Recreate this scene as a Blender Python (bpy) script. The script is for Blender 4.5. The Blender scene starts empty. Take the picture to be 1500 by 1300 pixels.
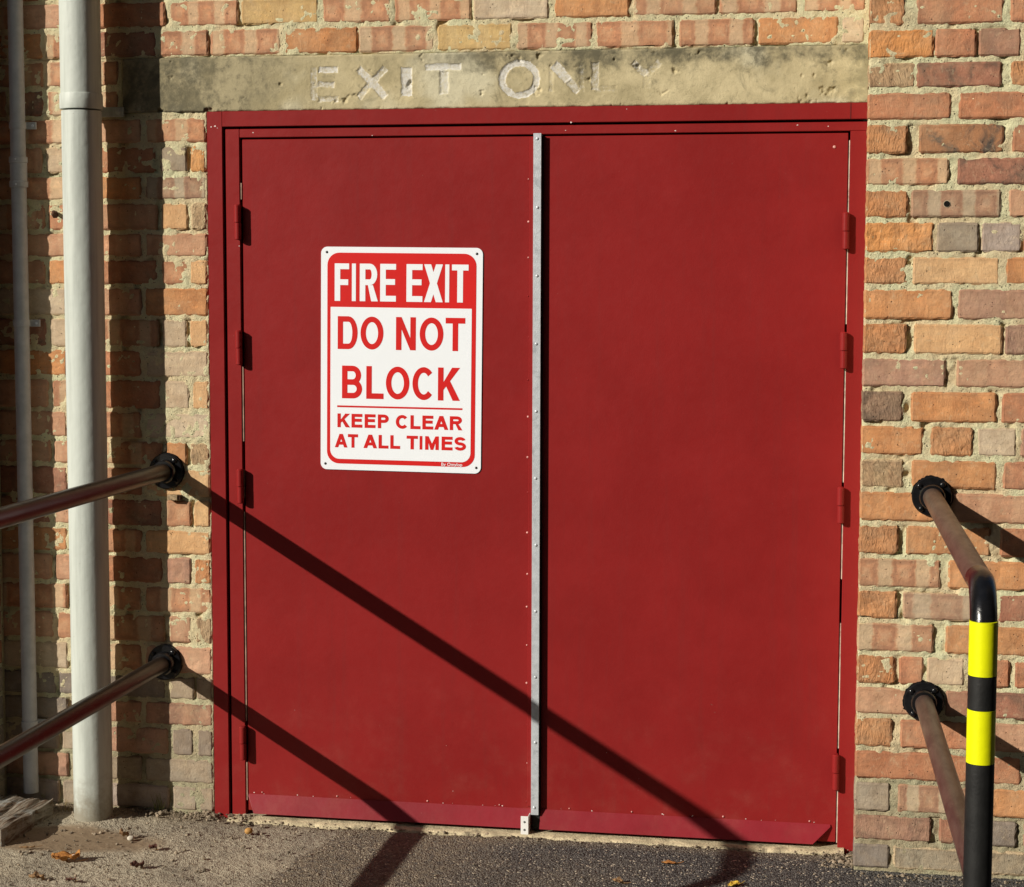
import bpy, bmesh, math, random
import numpy as np
from mathutils import Vector, Matrix

S = bpy.context.scene
C = S.collection

# ------------------------------------------------------------------ camera
YAW, PITCH, ROLL = 0.1754, 0.0874, 0.0028
fwd = Vector((-math.sin(YAW)*math.cos(PITCH), math.cos(YAW)*math.cos(PITCH), -math.sin(PITCH)))
rgt = Vector((math.cos(YAW), math.sin(YAW), 0.0))
upv = rgt.cross(fwd)
r2 = rgt*math.cos(ROLL) + upv*math.sin(ROLL)
u2 = upv*math.cos(ROLL) - rgt*math.sin(ROLL)
cd = bpy.data.cameras.new('camera')
cd.sensor_width = 36.0
cd.lens = 2706.63/1500*36.0
cd.clip_start, cd.clip_end = 0.05, 500
cam = bpy.data.objects.new('camera', cd)
cam.matrix_world = Matrix(((r2.x, u2.x, -fwd.x, 1.7405), (r2.y, u2.y, -fwd.y, -4.9611),
                           (r2.z, u2.z, -fwd.z, 1.5293), (0, 0, 0, 1)))
C.objects.link(cam)
S.camera = cam

# ------------------------------------------------------------------ light
SUN = Vector((1.122, 1.0, -0.679)).normalized()          # direction the light travels
sd = bpy.data.lights.new('sun', 'SUN')
sd.energy, sd.angle, sd.color = 5.0, math.radians(0.53), (1.0, 0.93, 0.82)
sun = bpy.data.objects.new('sun', sd)
sun.rotation_euler = SUN.to_track_quat('-Z', 'Y').to_euler()
C.objects.link(sun)
W = bpy.data.worlds.new('World')
S.world = W
W.use_nodes = True
wn = W.node_tree.nodes
sky = wn.new('ShaderNodeTexSky')
sky.sky_type = 'NISHITA'
sky.sun_disc = False
sky.sun_elevation = math.asin(-SUN.z)
sky.sun_rotation = math.atan2(-SUN.x, -SUN.y)
W.node_tree.links.new(sky.outputs[0], wn['Background'].inputs[0])
wn['Background'].inputs[1].default_value = 0.05
S.view_settings.view_transform = 'Standard'
S.view_settings.look = 'None'
S.view_settings.gamma = 1
S.view_settings.exposure = 0.0
S.view_settings.use_curve_mapping = False
S.render.engine = 'CYCLES'
S.cycles.max_bounces = 5

# ------------------------------------------------------------------ helpers
def lin(r, g, b):
    f = lambda c: (c/255/12.92) if c <= 10 else ((c/255+0.055)/1.055)**2.4
    return (f(r), f(g), f(b))

def alb(r, g, b, k=0.98):
    """base colour of a sun-facing wall surface that photographs as r,g,b"""
    return tuple(min(0.85, c/k/w) for c, w in zip(lin(r, g, b), (1.0, 0.95, 0.86)))

def hsh(ix, iy, s=0):
    h = (ix.astype(np.int64)*374761393 + iy.astype(np.int64)*668265263 + s*982451653) & 0x7fffffff
    h = ((h ^ (h >> 13))*1274126177) & 0x7fffffff
    h = ((h ^ (h >> 16))*2246822519) & 0x7fffffff
    return (h & 0xffff)/65535.0

def vnoise(x, y, s=0):
    ix, iy = np.floor(x), np.floor(y)
    fx, fy = x-ix, y-iy
    fx, fy = fx*fx*(3-2*fx), fy*fy*(3-2*fy)
    a, b = hsh(ix, iy, s), hsh(ix+1, iy, s)
    c, d = hsh(ix, iy+1, s), hsh(ix+1, iy+1, s)
    return (a*(1-fx)+b*fx)*(1-fy) + (c*(1-fx)+d*fx)*fy - 0.5

def fbm(x, y, s=0, o=4):
    t, a = 0, 1.0
    for k in range(o):
        t = t + a*vnoise(x*2**k + 17.3*k, y*2**k - 9.1*k, s+k)
        a *= 0.5
    return t

def worley(x, y, s=0):
    ix, iy = np.floor(x), np.floor(y)
    best = np.full(x.shape, 9.0); idv = np.zeros(x.shape)
    for dx in (-1, 0, 1):
        for dy in (-1, 0, 1):
            cx, cy = ix+dx, iy+dy
            px, py = cx+hsh(cx, cy, s), cy+hsh(cx, cy, s+7)
            d = (px-x)**2+(py-y)**2
            m = d < best
            best = np.where(m, d, best); idv = np.where(m, hsh(cx, cy, s+13), idv)
    return np.sqrt(best), idv

def link(o, parent=None):
    C.objects.link(o)
    if parent is not None:
        o.parent = parent
    return o

def mesh_obj(name, verts, faces, mat=None, parent=None, smooth=False):
    me = bpy.data.meshes.new(name)
    me.from_pydata([tuple(v) for v in verts], [], [tuple(f) for f in faces])
    if mat: me.materials.append(mat)
    if smooth:
        me.polygons.foreach_set('use_smooth', [True]*len(me.polygons))
    me.update()
    return link(bpy.data.objects.new(name, me), parent)

def bm_obj(name, bm, mat=None, parent=None, smooth=False):
    bmesh.ops.recalc_face_normals(bm, faces=bm.faces)
    me = bpy.data.meshes.new(name)
    bm.to_mesh(me); bm.free()
    if mat: me.materials.append(mat)
    if smooth:
        me.polygons.foreach_set('use_smooth', [True]*len(me.polygons))
    return link(bpy.data.objects.new(name, me), parent)

def thing(name, label, cat, loc=(0, 0, 0), group=None, kind=None):
    o = bpy.data.objects.new(name, None)
    o.location = loc
    o.empty_display_size = 0.1
    C.objects.link(o)
    return tag(o, label, cat, group, kind)

def tag(o, label=None, cat=None, group=None, kind=None):
    if label: o['label'] = label
    if cat: o['category'] = cat
    if group: o['group'] = group
    if kind: o['kind'] = kind
    return o

def add_box(bm, x0, x1, y0, y1, z0, z1, bev=0.0, seg=1):
    vs = [bm.verts.new((x, y, z)) for x in (x0, x1) for y in (y0, y1) for z in (z0, z1)]
    fs = [bm.faces.new([vs[i] for i in q]) for q in
          ((0, 1, 3, 2), (4, 6, 7, 5), (0, 4, 5, 1), (2, 3, 7, 6), (0, 2, 6, 4), (1, 5, 7, 3))]
    if bev:
        es = list({e for f in fs for e in f.edges})
        bmesh.ops.bevel(bm, geom=es, offset=bev, segments=seg, affect='EDGES', profile=0.5)

def box(name, x0, x1, y0, y1, z0, z1, mat, parent=None, bev=0.0, seg=1):
    bm = bmesh.new(); add_box(bm, x0, x1, y0, y1, z0, z1, bev, seg)
    return bm_obj(name, bm, mat, parent)

def add_lathe(bm, prof, origin, axis, n=24, caps=True):
    """prof: list of (radius, distance along axis)"""
    ax = Vector(axis).normalized()
    t = Vector((0, 0, 1)) if abs(ax.z) < 0.9 else Vector((1, 0, 0))
    a = ax.cross(t).normalized(); b = ax.cross(a)
    o = Vector(origin); rings = []
    for r, d in prof:
        rings.append([bm.verts.new(o + ax*d + (a*math.cos(2*math.pi*i/n) + b*math.sin(2*math.pi*i/n))*r) for i in range(n)])
    for p, q in zip(rings, rings[1:]):
        for i in range(n):
            bm.faces.new((p[i], p[(i+1) % n], q[(i+1) % n], q[i]))
    if caps:
        bm.faces.new(rings[0][::-1]); bm.faces.new(rings[-1])

def add_tube(bm, pts, r, n=20, caps=True):
    pts = [Vector(p) for p in pts]; rings = []; a = None
    for i, p in enumerate(pts):
        d = (pts[min(i+1, len(pts)-1)] - pts[max(i-1, 0)]).normalized()
        if a is None:
            t = Vector((0, 0, 1)) if abs(d.z) < 0.9 else Vector((1, 0, 0))
            a = d.cross(t).normalized()
        a = (a - d*a.dot(d)).normalized(); b = d.cross(a)
        rr = r[i] if isinstance(r, (list, tuple)) else r
        rings.append([bm.verts.new(p + (a*math.cos(2*math.pi*k/n) + b*math.sin(2*math.pi*k/n))*rr) for k in range(n)])
    for p, q in zip(rings, rings[1:]):
        for i in range(n):
            bm.faces.new((p[i], p[(i+1) % n], q[(i+1) % n], q[i]))
    if caps:
        bm.faces.new(rings[0][::-1]); bm.faces.new(rings[-1])

def smooth_by_angle(o, ang=35):
    me = o.data
    me.polygons.foreach_set('use_smooth', [True]*len(me.polygons))
    try:
        me.set_sharp_from_angle(angle=math.radians(ang))
    except Exception:
        pass
    return o

# ------------------------------------------------------------------ node helper
class NT:
    def __init__(self, name):
        self.m = bpy.data.materials.new(name)
        self.m.use_nodes = True
        self.t = self.m.node_tree
        self.b = self.t.nodes['Principled BSDF']
    def n(self, typ, ins=None, **kw):
        nd = self.t.nodes.new('ShaderNode'+typ)
        for k, v in kw.items(): setattr(nd, k, v)
        for k, v in (ins or {}).items(): self.set(nd.inputs[k], v)
        return nd
    def set(self, sock, v):
        if isinstance(v, bpy.types.NodeSocket): self.t.links.new(v, sock)
        elif isinstance(v, (tuple, list)) and len(v) == 3 and sock.type == 'RGBA': sock.default_value = (*v, 1)
        else: sock.default_value = v
    def math(self, op, a, b=None, c=None, clamp=False):
        ins = {0: a}
        if b is not None: ins[1] = b
        if c is not None: ins[2] = c
        return self.n('Math', ins, operation=op, use_clamp=clamp).outputs[0]
    def mix(self, f, a, b, mode='MIX'):
        nd = self.n('Mix', data_type='RGBA', blend_type=mode, clamp_factor=True)
        self.set(nd.inputs[0], f); self.set(nd.inputs[6], a); self.set(nd.inputs[7], b)
        return nd.outputs[2]
    def step(self, v, lo, hi, smooth=True):
        return self.n('MapRange', {0: v, 1: lo, 2: hi, 3: 0.0, 4: 1.0},
                      interpolation_type='SMOOTHSTEP' if smooth else 'LINEAR').outputs[0]
    def attr(self, name, vec=False):
        nd = self.n('Attribute', attribute_name=name, attribute_type='GEOMETRY')
        return nd.outputs['Vector'] if vec else nd.outputs['Fac']
    def xyz(self, v):
        return self.n('SeparateXYZ', {0: v}).outputs
    def noise(self, vec, scale, detail=4, rough=0.55, out=0, dist=0.0):
        return self.n('TexNoise', {'Vector': vec, 'Scale': scale, 'Detail': detail, 'Roughness': rough, 'Distortion': dist}).outputs[out]
    def vor(self, vec, scale, feature='F1', out=0):
        return self.n('TexVoronoi', {'Vector': vec, 'Scale': scale}, feature=feature).outputs[out]
    def obj(self):
        return self.n('TexCoord').outputs['Object']
    def pos(self):
        return self.n('NewGeometry').outputs['Position']
    def vmul(self, v, s):
        return self.n('VectorMath', {0: v, 1: s}, operation='MULTIPLY').outputs[0]
    def vadd(self, v, s):
        return self.n('VectorMath', {0: v, 1: s}, operation='ADD').outputs[0]
    def bump(self, h, dist, strength=1.0, normal=None):
        ins = {'Height': h, 'Distance': dist, 'Strength': strength}
        nd = self.n('Bump', ins)
        if normal is not None: self.set(nd.inputs['Normal'], normal)
        return nd.outputs[0]
    def fin(self, col, rough=0.8, normal=None, metal=0.0, spec=0.5, coat=0.0):
        self.set(self.b.inputs['Base Color'], col)
        self.set(self.b.inputs['Roughness'], rough)
        self.set(self.b.inputs['Metallic'], metal)
        self.set(self.b.inputs['Specular IOR Level'], spec)
        if coat: self.set(self.b.inputs['Coat Weight'], coat)
        if normal is not None: self.set(self.b.inputs['Normal'], normal)
        return self.m
# ------------------------------------------------------------------ materials
def mat_brick():
    n = NT('fired_clay_brick')
    t, tb = n.attr('tone', True), n.attr('tone_b', True)
    bl = n.attr('local', True)                       # metres from the brick's centre
    bp = n.xyz(n.attr('band', True)); bq = n.xyz(n.attr('wear', True)); bh = n.xyz(n.attr('half', True))
    seedv = n.n('CombineXYZ', {0: n.math('MULTIPLY', bh[2], 37.0), 1: n.math('MULTIPLY', bh[2], 11.0), 2: n.math('MULTIPLY', bh[2], 53.0)}).outputs[0]
    p = n.vadd(bl, seedv)
    lx, ly, lz = n.xyz(bl)
    big = n.noise(p, 22, 4, 0.6)
    mid = n.noise(p, 105, 6, 0.7)
    fine = n.noise(p, 340, 4, 0.75)
    # kiss-mark bands from stacking in the kiln
    wob = n.math('MULTIPLY', n.math('SUBTRACT', n.noise(p, 60, 2), 0.5), 0.16)
    c = n.math('SUBTRACT', n.math('FRACT', n.math('ADD', n.math('ADD', n.math('MULTIPLY', lx, bp[2]), bp[1]), wob)), 0.5)
    ac = n.math('ABSOLUTE', c)
    az = n.math('DIVIDE', n.math('ABSOLUTE', lz), 0.036)
    dk = n.math('MAXIMUM', n.math('DIVIDE', ac, 0.31), az)
    dk = n.math('ADD', dk, n.math('MULTIPLY', n.math('SUBTRACT', mid, 0.5), 0.5))
    pale = n.math('MULTIPLY', n.step(ac, 0.27, 0.36), n.math('ADD', 0.45, n.math('MULTIPLY', big, 0.8)), clamp=True)
    ring = n.math('MULTIPLY', n.step(dk, 0.45, 0.72), n.math('SUBTRACT', 1.0, n.step(dk, 0.8, 1.02)))
    core = n.math('SUBTRACT', 1.0, n.step(dk, 0.1, 0.55))
    base = n.mix(n.math('MULTIPLY', pale, bp[0]), t, tb)
    dark = n.vmul(t, (0.72, 0.70, 0.74))
    base = n.mix(n.math('MULTIPLY', n.math('MULTIPLY', ring, n.math('SUBTRACT', 1.0, pale)), n.math('MULTIPLY', bp[0], 0.85)), base, dark)
    lite = n.mix(0.45, t, tb)
    base = n.mix(n.math('MULTIPLY', core, n.math('MULTIPLY', bp[0], 0.6)), base, lite)
    # burnt drift, tint variation
    base = n.mix(n.step(big, 0.38, 0.72), base, n.vmul(base, (0.80, 0.75, 0.72)))
    base = n.mix(n.step(n.noise(p, 34, 3, 0.6, dist=0.6), 0.5, 0.74), base, n.vmul(base, (1.22, 1.2, 1.18)))
    base = n.mix(n.math('MULTIPLY', n.step(n.noise(p, 14, 5, 0.65, dist=0.5), 0.47, 0.64), bq[0]), base, (0.055, 0.047, 0.046))
    base = n.mix(n.math('MULTIPLY', n.step(mid, 0.52, 0.72), 0.45), base, n.vmul(base, (0.6, 0.57, 0.56)))
    base = n.mix(n.math('MULTIPLY', n.step(n.noise(p, 55, 6, 0.75, dist=0.8), 0.54, 0.68), 0.35), base, alb(206, 184, 144))
    base = n.mix(n.math('MULTIPLY', n.step(fine, 0.57, 0.70), 0.65), base, n.vmul(base, (0.42, 0.40, 0.40)))
    base = n.mix(n.math('MULTIPLY', n.step(n.math('SUBTRACT', 1.0, fine), 0.62, 0.76), 0.3), base, (0.5, 0.4, 0.28))
    streak = n.noise(n.vmul(p, (0.28, 1.0, 1.5)), 70, 5, 0.65, dist=0.5)
    base = n.mix(n.math('MULTIPLY', n.step(streak, 0.48, 0.70), 0.4), base, n.vmul(base, (1.25, 1.2, 1.1)))
    base = n.mix(n.math('MULTIPLY', n.step(n.math('SUBTRACT', 1.0, streak), 0.52, 0.70), 0.35), base, n.vmul(base, (0.74, 0.72, 0.74)))
    wash = n.math('ADD', 0.10, n.math('MULTIPLY', n.step(n.noise(n.vadd(n.pos(), (3.0, 0.0, 7.0)), 6, 6, 0.7, dist=0.5), 0.40, 0.70), 0.26))
    base = n.mix(wash, base, alb(196, 166, 128))
    # pits
    pit = n.math('SUBTRACT', 1.0, n.step(n.vor(p, 85), 0.06, 0.16))
    pit = n.math('MULTIPLY', pit, n.step(n.noise(p, 40, 2), 0.52, 0.62))
    base = n.mix(n.math('MULTIPLY', pit, 0.8), base, (0.03, 0.024, 0.02))
    # mortar slurry along the arrises
    ex = n.math('SUBTRACT', bh[0], n.math('ABSOLUTE', lx)); ez = n.math('SUBTRACT', bh[1], n.math('ABSOLUTE', lz))
    ed = n.math('MINIMUM', ex, ez)
    brown = n.math('SUBTRACT', 1.0, n.step(n.math('ADD', ed, n.math('MULTIPLY', n.math('SUBTRACT', big, 0.5), 0.03)), 0.001, 0.014))
    base = n.mix(n.math('MULTIPLY', brown, 0.5), base, n.vmul(base, (0.66, 0.62, 0.62)))
    rag = n.math('ADD', n.math('MULTIPLY', n.math('SUBTRACT', mid, 0.5), 0.012), n.math('MULTIPLY', n.math('SUBTRACT', n.noise(p, 230, 4, 0.7), 0.5), 0.012))
    sm = n.math('SUBTRACT', n.math('ADD', rag, n.math('MULTIPLY', n.math('ADD', bq[2], 0.05), 0.014)), ed)
    smear = n.math('MULTIPLY', n.step(sm, -0.0022, 0.0035), 0.62)
    base = n.mix(smear, base, n.mix(n.step(fine, 0.45, 0.62), alb(222, 192, 146), alb(178, 150, 110)))
    # bumps: sand-creased faces run up and down, wire-cut faces are pitted
    ang = n.math('MULTIPLY', n.math('SUBTRACT', n.math('FRACT', n.math('MULTIPLY', bh[2], 17.0)), 0.35), 0.9)
    rot = n.n('VectorRotate', {'Vector': p, 'Angle': ang}, rotation_type='Y_AXIS').outputs[0]
    crease = n.noise(n.vmul(rot, (1.0, 1.0, 0.36)), 88, 5, 0.65, dist=1.6)
    hgt = n.math('ADD', n.math('MULTIPLY', crease, n.math('MULTIPLY', bq[1], 1.05)), n.math('MULTIPLY', mid, 0.26))
    hgt = n.math('ADD', hgt, n.math('MULTIPLY', fine, 0.22))
    base = n.mix(n.math('MULTIPLY', n.math('MULTIPLY', n.math('SUBTRACT', 1.0, n.step(crease, 0.34, 0.46)), bq[1]), 0.55), base, n.vmul(base, (0.55, 0.52, 0.52)))
    hgt = n.math('SUBTRACT', hgt, n.math('MULTIPLY', pit, 0.5))
    hgt = n.math('ADD', hgt, n.math('MULTIPLY', smear, 0.15))
    nb = n.bump(hgt, 0.0062, 1.0)
    return n.fin(base, 0.9, nb, spec=0.2)

def mat_mortar():
    n = NT('lime_mortar'); p = n.pos()
    a = n.noise(p, 9, 5, 0.6); b = n.noise(p, 130, 5, 0.7); f = n.noise(p, 600, 3, 0.7)
    col = n.mix(n.step(a, 0.35, 0.65), alb(250, 228, 178), alb(236, 210, 162))
    col = n.mix(n.math('MULTIPLY', n.step(n.noise(p, 5, 5, 0.65, dist=0.8), 0.58, 0.72), 0.5), col, (0.17, 0.145, 0.095))
    col = n.mix(n.math('MULTIPLY', n.step(b, 0.54, 0.74), 0.55), col, (0.24, 0.185, 0.10))
    col = n.mix(n.math('MULTIPLY', n.step(f, 0.58, 0.7), 0.6), col, (0.16, 0.125, 0.08))
    z = n.xyz(p)[2]
    low = n.math('SUBTRACT', 1.0, n.step(n.math('ADD', z, n.math('MULTIPLY', n.math('SUBTRACT', a, 0.5), 0.5)), 0.12, 0.5))
    col = n.mix(n.math('MULTIPLY', low, 0.55), col, (0.19, 0.165, 0.115))
    hole = n.math('MULTIPLY', n.math('SUBTRACT', 1.0, n.step(n.vor(p, 120), 0.10, 0.26)), n.step(n.noise(p, 55, 3), 0.50, 0.58))
    col = n.mix(n.math('MULTIPLY', hole, 0.85), col, (0.05, 0.04, 0.028))
    h = n.math('ADD', n.math('ADD', b, n.math('MULTIPLY', f, 0.5)), n.math('MULTIPLY', n.noise(p, 260, 4, 0.7), 0.5))
    return n.fin(col, 0.95, n.bump(n.math('SUBTRACT', h, hole), 0.0060), spec=0.15)

def mat_lintel():
    n = NT('weathered_concrete'); p = n.pos()
    x, y, z = n.xyz(p)
    a = n.noise(p, 7, 6, 0.62, dist=0.5); b = n.noise(p, 40, 6, 0.7); f = n.noise(p, 420, 3, 0.7)
    col = n.mix(n.step(a, 0.36, 0.62), alb(204, 186, 142), alb(172, 156, 116))
    col = n.mix(n.step(n.noise(p, 3.2, 4, 0.5), 0.5, 0.62), col, alb(206, 194, 158))
    # algae and soot: heavy at the left end, along the top arris towards the right
    left = n.math('SUBTRACT', 1.0, n.step(n.math('ADD', x, n.math('MULTIPLY', n.math('SUBTRACT', a, 0.5), 1.1)), -0.02, 0.42))
    lz = n.math('SUBTRACT', 2.142, z)
    top = n.math('SUBTRACT', 1.0, n.step(n.math('ADD', lz, n.math('MULTIPLY', n.math('SUBTRACT', n.noise(p, 13, 6, 0.7), 0.5), 0.22)), 0.012, 0.062))
    top = n.math('MULTIPLY', top, n.step(x, 0.35, 0.9))
    rend = n.step(n.math('ADD', x, n.math('MULTIPLY', n.math('SUBTRACT', b, 0.5), 0.35)), 1.70, 1.80)
    mot = n.step(n.math('ADD', n.math('MULTIPLY', a, 0.5), n.math('MULTIPLY', b, 0.5)), 0.40, 0.58)
    soot = n.math('MAXIMUM', n.math('MULTIPLY', left, n.math('ADD', n.math('MULTIPLY', mot, 0.5), 0.42)), n.math('MULTIPLY', top, n.math('ADD', n.math('MULTIPLY', mot, 0.6), 0.35)))
    soot = n.math('MAXIMUM', soot, n.math('MULTIPLY', rend, 0.45))
    soot = n.math('MAXIMUM', soot, n.math('MULTIPLY', n.step(n.noise(p, 11, 6, 0.7, dist=1.0), 0.56, 0.70), 0.5))
    col = n.mix(n.math('MULTIPLY', soot, 0.92, clamp=True), col, (0.098, 0.092, 0.062))
    col = n.mix(n.math('MULTIPLY', n.step(b, 0.55, 0.72), 0.45), col, (0.13, 0.12, 0.08))
    col = n.mix(n.math('MULTIPLY', n.step(f, 0.6, 0.7), 0.5), col, (0.12, 0.10, 0.07))
    # worn white paint left in the cut letters
    pt = n.attr('paint')
    w = n.math('ADD', 0.5, n.math('MULTIPLY', n.math('SUBTRACT', n.noise(p, 110, 6, 0.8), 0.5), 1.0))
    keep = n.step(n.math('SUBTRACT', pt, w), -0.10, 0.22)
    keep = n.math('MULTIPLY', keep, n.step(pt, 0.02, 0.1))
    col = n.mix(n.math('MULTIPLY', keep, 0.88), col, alb(216, 210, 196))
    return n.fin(col, 0.92, n.bump(n.math('ADD', b, n.math('MULTIPLY', f, 0.4)), 0.003), spec=0.2)

def mat_red(name='red_gloss_paint', chalk=0.0):
    n = NT(name); p = n.pos()
    a = n.noise(p, 3, 5, 0.6); b = n.noise(p, 45, 4, 0.6); f = n.noise(p, 260, 3, 0.6)
    r0, r1 = alb(138, 33, 31), alb(131, 30, 28)
    if chalk: r0, r1 = alb(138, 35, 42), alb(126, 30, 36)
    col = n.mix(n.step(a, 0.38, 0.64), r0, r1)
    col = n.mix(n.math('MULTIPLY', n.step(n.noise(p, 9, 6, 0.7), 0.55, 0.75), 0.10), col, alb(158, 54, 52))
    stk = n.noise(n.vmul(p, (1.0, 1.0, 0.035)), 34, 5, 0.7)
    col = n.mix(n.math('MULTIPLY', n.step(stk, 0.50, 0.72), 0.16), col, (0.16, 0.028, 0.026))
    z = n.xyz(p)[2]
    low = n.math('SUBTRACT', 1.0, n.step(z, 0.05, 0.55))
    dust = n.math('MULTIPLY', n.math('MULTIPLY', low, n.step(n.noise(p, 9, 6, 0.7), 0.42, 0.85)), 0.16)
    col = n.mix(dust, col, (0.34, 0.15, 0.11))
    scr = n.step(n.noise(n.vmul(p, (4.0, 4.0, 40.0)), 3, 6, 0.8), 0.72, 0.78)
    col = n.mix(n.math('MULTIPLY', n.math('MULTIPLY', scr, low), 0.12), col, (0.42, 0.12, 0.11))
    col = n.mix(n.math('MULTIPLY', n.step(n.noise(p, 150, 2), 0.76, 0.80), 0.35), col, (0.45, 0.2, 0.17))
    h = n.math('ADD', n.math('MULTIPLY', n.noise(p, 2.4, 3), 6.0), n.math('ADD', n.math('MULTIPLY', b, 0.5), n.math('MULTIPLY', f, 0.12)))
    rough = n.math('ADD', 0.33, n.math('MULTIPLY', b, 0.16))
    return n.fin(col, rough, n.bump(h, 0.0012, 0.7), spec=0.2)

def mat_simple(name, col, rough=0.5, metal=0.0, spec=0.5, var=0.25, scale=30, bump=0.0, stain=None, coat=0.0):
    n = NT(name); p = n.pos()
    a = n.noise(p, scale, 5, 0.65)
    c = n.mix(n.step(a, 0.3, 0.7), tuple(k*(1+var) for k in col), tuple(k*(1-var) for k in col))
    if stain:
        c = n.mix(n.math('MULTIPLY', n.step(n.noise(p, scale*0.4, 6, 0.7, dist=0.6), 0.54, 0.70), stain[1]), c, stain[0])
    nb = n.bump(n.noise(p, scale*5, 4, 0.65), bump) if bump else None
    r = n.math('ADD', rough-0.06, n.math('MULTIPLY', a, 0.12))
    return n.fin(c, r, nb, metal, spec, coat)

def mat_pipe():
    n = NT('grey_cream_pipe_paint'); p = n.pos()
    z = n.xyz(p)[2]
    st = n.noise(n.vmul(p, (1.0, 1.0, 0.06)), 60, 4, 0.6)
    col = n.mix(n.step(st, 0.4, 0.7), alb(196, 198, 182), alb(180, 182, 167))
    dirt = n.math('SUBTRACT', 1.0, n.step(n.math('ADD', z, n.math('MULTIPLY', n.math('SUBTRACT', n.noise(p, 26, 5, 0.7), 0.5), 0.22)), 0.0, 0.15))
    col = n.mix(n.math('MULTIPLY', dirt, 0.75), col, (0.2, 0.16, 0.10))
    col = n.mix(n.math('MULTIPLY', n.step(n.noise(p, 120, 4, 0.7), 0.64, 0.74), 0.35), col, (0.25, 0.22, 0.16))
    return n.fin(col, 0.5, n.bump(n.noise(p, 45, 4), 0.0012), spec=0.35)

def mat_rail(name, c0, c1):
    n = NT(name); p = n.pos()
    a = n.noise(n.vmul(p, (1.0, 0.25, 1.0)), 28, 6, 0.7, dist=0.4)
    col = n.mix(n.step(a, 0.4, 0.66), c0, c1)
    col = n.mix(n.math('MULTIPLY', n.step(n.noise(p, 200, 3), 0.66, 0.74), 0.6), col, (0.32, 0.28, 0.22))
    r = n.math('ADD', 0.22, n.math('MULTIPLY', a, 0.3))
    return n.fin(col, r, n.bump(a, 0.001), spec=0.5)

def mat_ground():
    n = NT('dusty_gravel'); p = n.pos()
    x, y, z = n.xyz(p)
    a = n.noise(p, 4, 5, 0.6); b = n.noise(p, 60, 5, 0.7)
    col = n.mix(n.step(a, 0.35, 0.68), alb(154, 142, 118, 0.72), alb(122, 112, 94, 0.72))
    dk = n.math('SUBTRACT', 1.0, n.step(n.vor(p, 130), 0.18, 0.34))
    dk = n.math('MULTIPLY', dk, n.step(b, 0.5, 0.62))
    col = n.mix(n.math('MULTIPLY', dk, 0.85), col, (0.055, 0.047, 0.04))
    lt = n.step(n.noise(p, 170, 3, 0.6), 0.64, 0.72)
    col = n.mix(n.math('MULTIPLY', lt, 0.6), col, (0.55, 0.5, 0.4))
    # smooth damp silt washed out round the pipe foot
    dx = n.math('DIVIDE', n.math('ADD', x, 0.36), 0.30); dy = n.math('DIVIDE', n.math('ADD', y, 0.29), 0.115)
    d = n.math('SQRT', n.math('ADD', n.math('MULTIPLY', dx, dx), n.math('MULTIPLY', dy, dy)))
    silt = n.math('SUBTRACT', 1.0, n.step(n.math('ADD', d, n.math('MULTIPLY', n.math('SUBTRACT', a, 0.5), 0.8)), 0.75, 1.1))
    col = n.mix(n.math('MULTIPLY', silt, 0.85), col, alb(116, 96, 72, 0.72))
    # soil along the wall foot
    soil = n.step(n.math('ADD', y, n.math('MULTIPLY', n.math('SUBTRACT', n.noise(p, 30, 5, 0.7), 0.5), 0.10)), -0.10, -0.03)
    col = n.mix(n.math('MULTIPLY', soil, 0.7), col, (0.13, 0.09, 0.055))
    v = n.n('TexVoronoi', {'Vector': p, 'Scale': 230}); rnd = n.xyz(v.outputs['Color'])[0]
    rough_ = n.math('SUBTRACT', 1.0, n.math('MULTIPLY', silt, 0.85))
    col = n.mix(n.math('MULTIPLY', n.math('MULTIPLY', n.step(rnd, 0.80, 0.86), n.math('SUBTRACT', 1.0, n.step(v.outputs['Distance'], 0.35, 0.5))), n.math('MULTIPLY', rough_, 0.8)), col, (0.05, 0.042, 0.036))
    col = n.mix(n.math('MULTIPLY', n.math('MULTIPLY', n.math('SUBTRACT', 1.0, n.step(rnd, 0.10, 0.16)), n.math('SUBTRACT', 1.0, n.step(v.outputs['Distance'], 0.35, 0.5))), n.math('MULTIPLY', rough_, 0.6)), col, (0.5, 0.45, 0.36))
    h = n.math('MULTIPLY', n.math('SUBTRACT', n.math('MULTIPLY', b, 0.4), n.math('MULTIPLY', v.outputs['Distance'], n.math('MULTIPLY', rough_, 0.9))), 1.0)
    return n.fin(col, 0.95, n.bump(h, 0.0022), spec=0.15)

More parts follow.
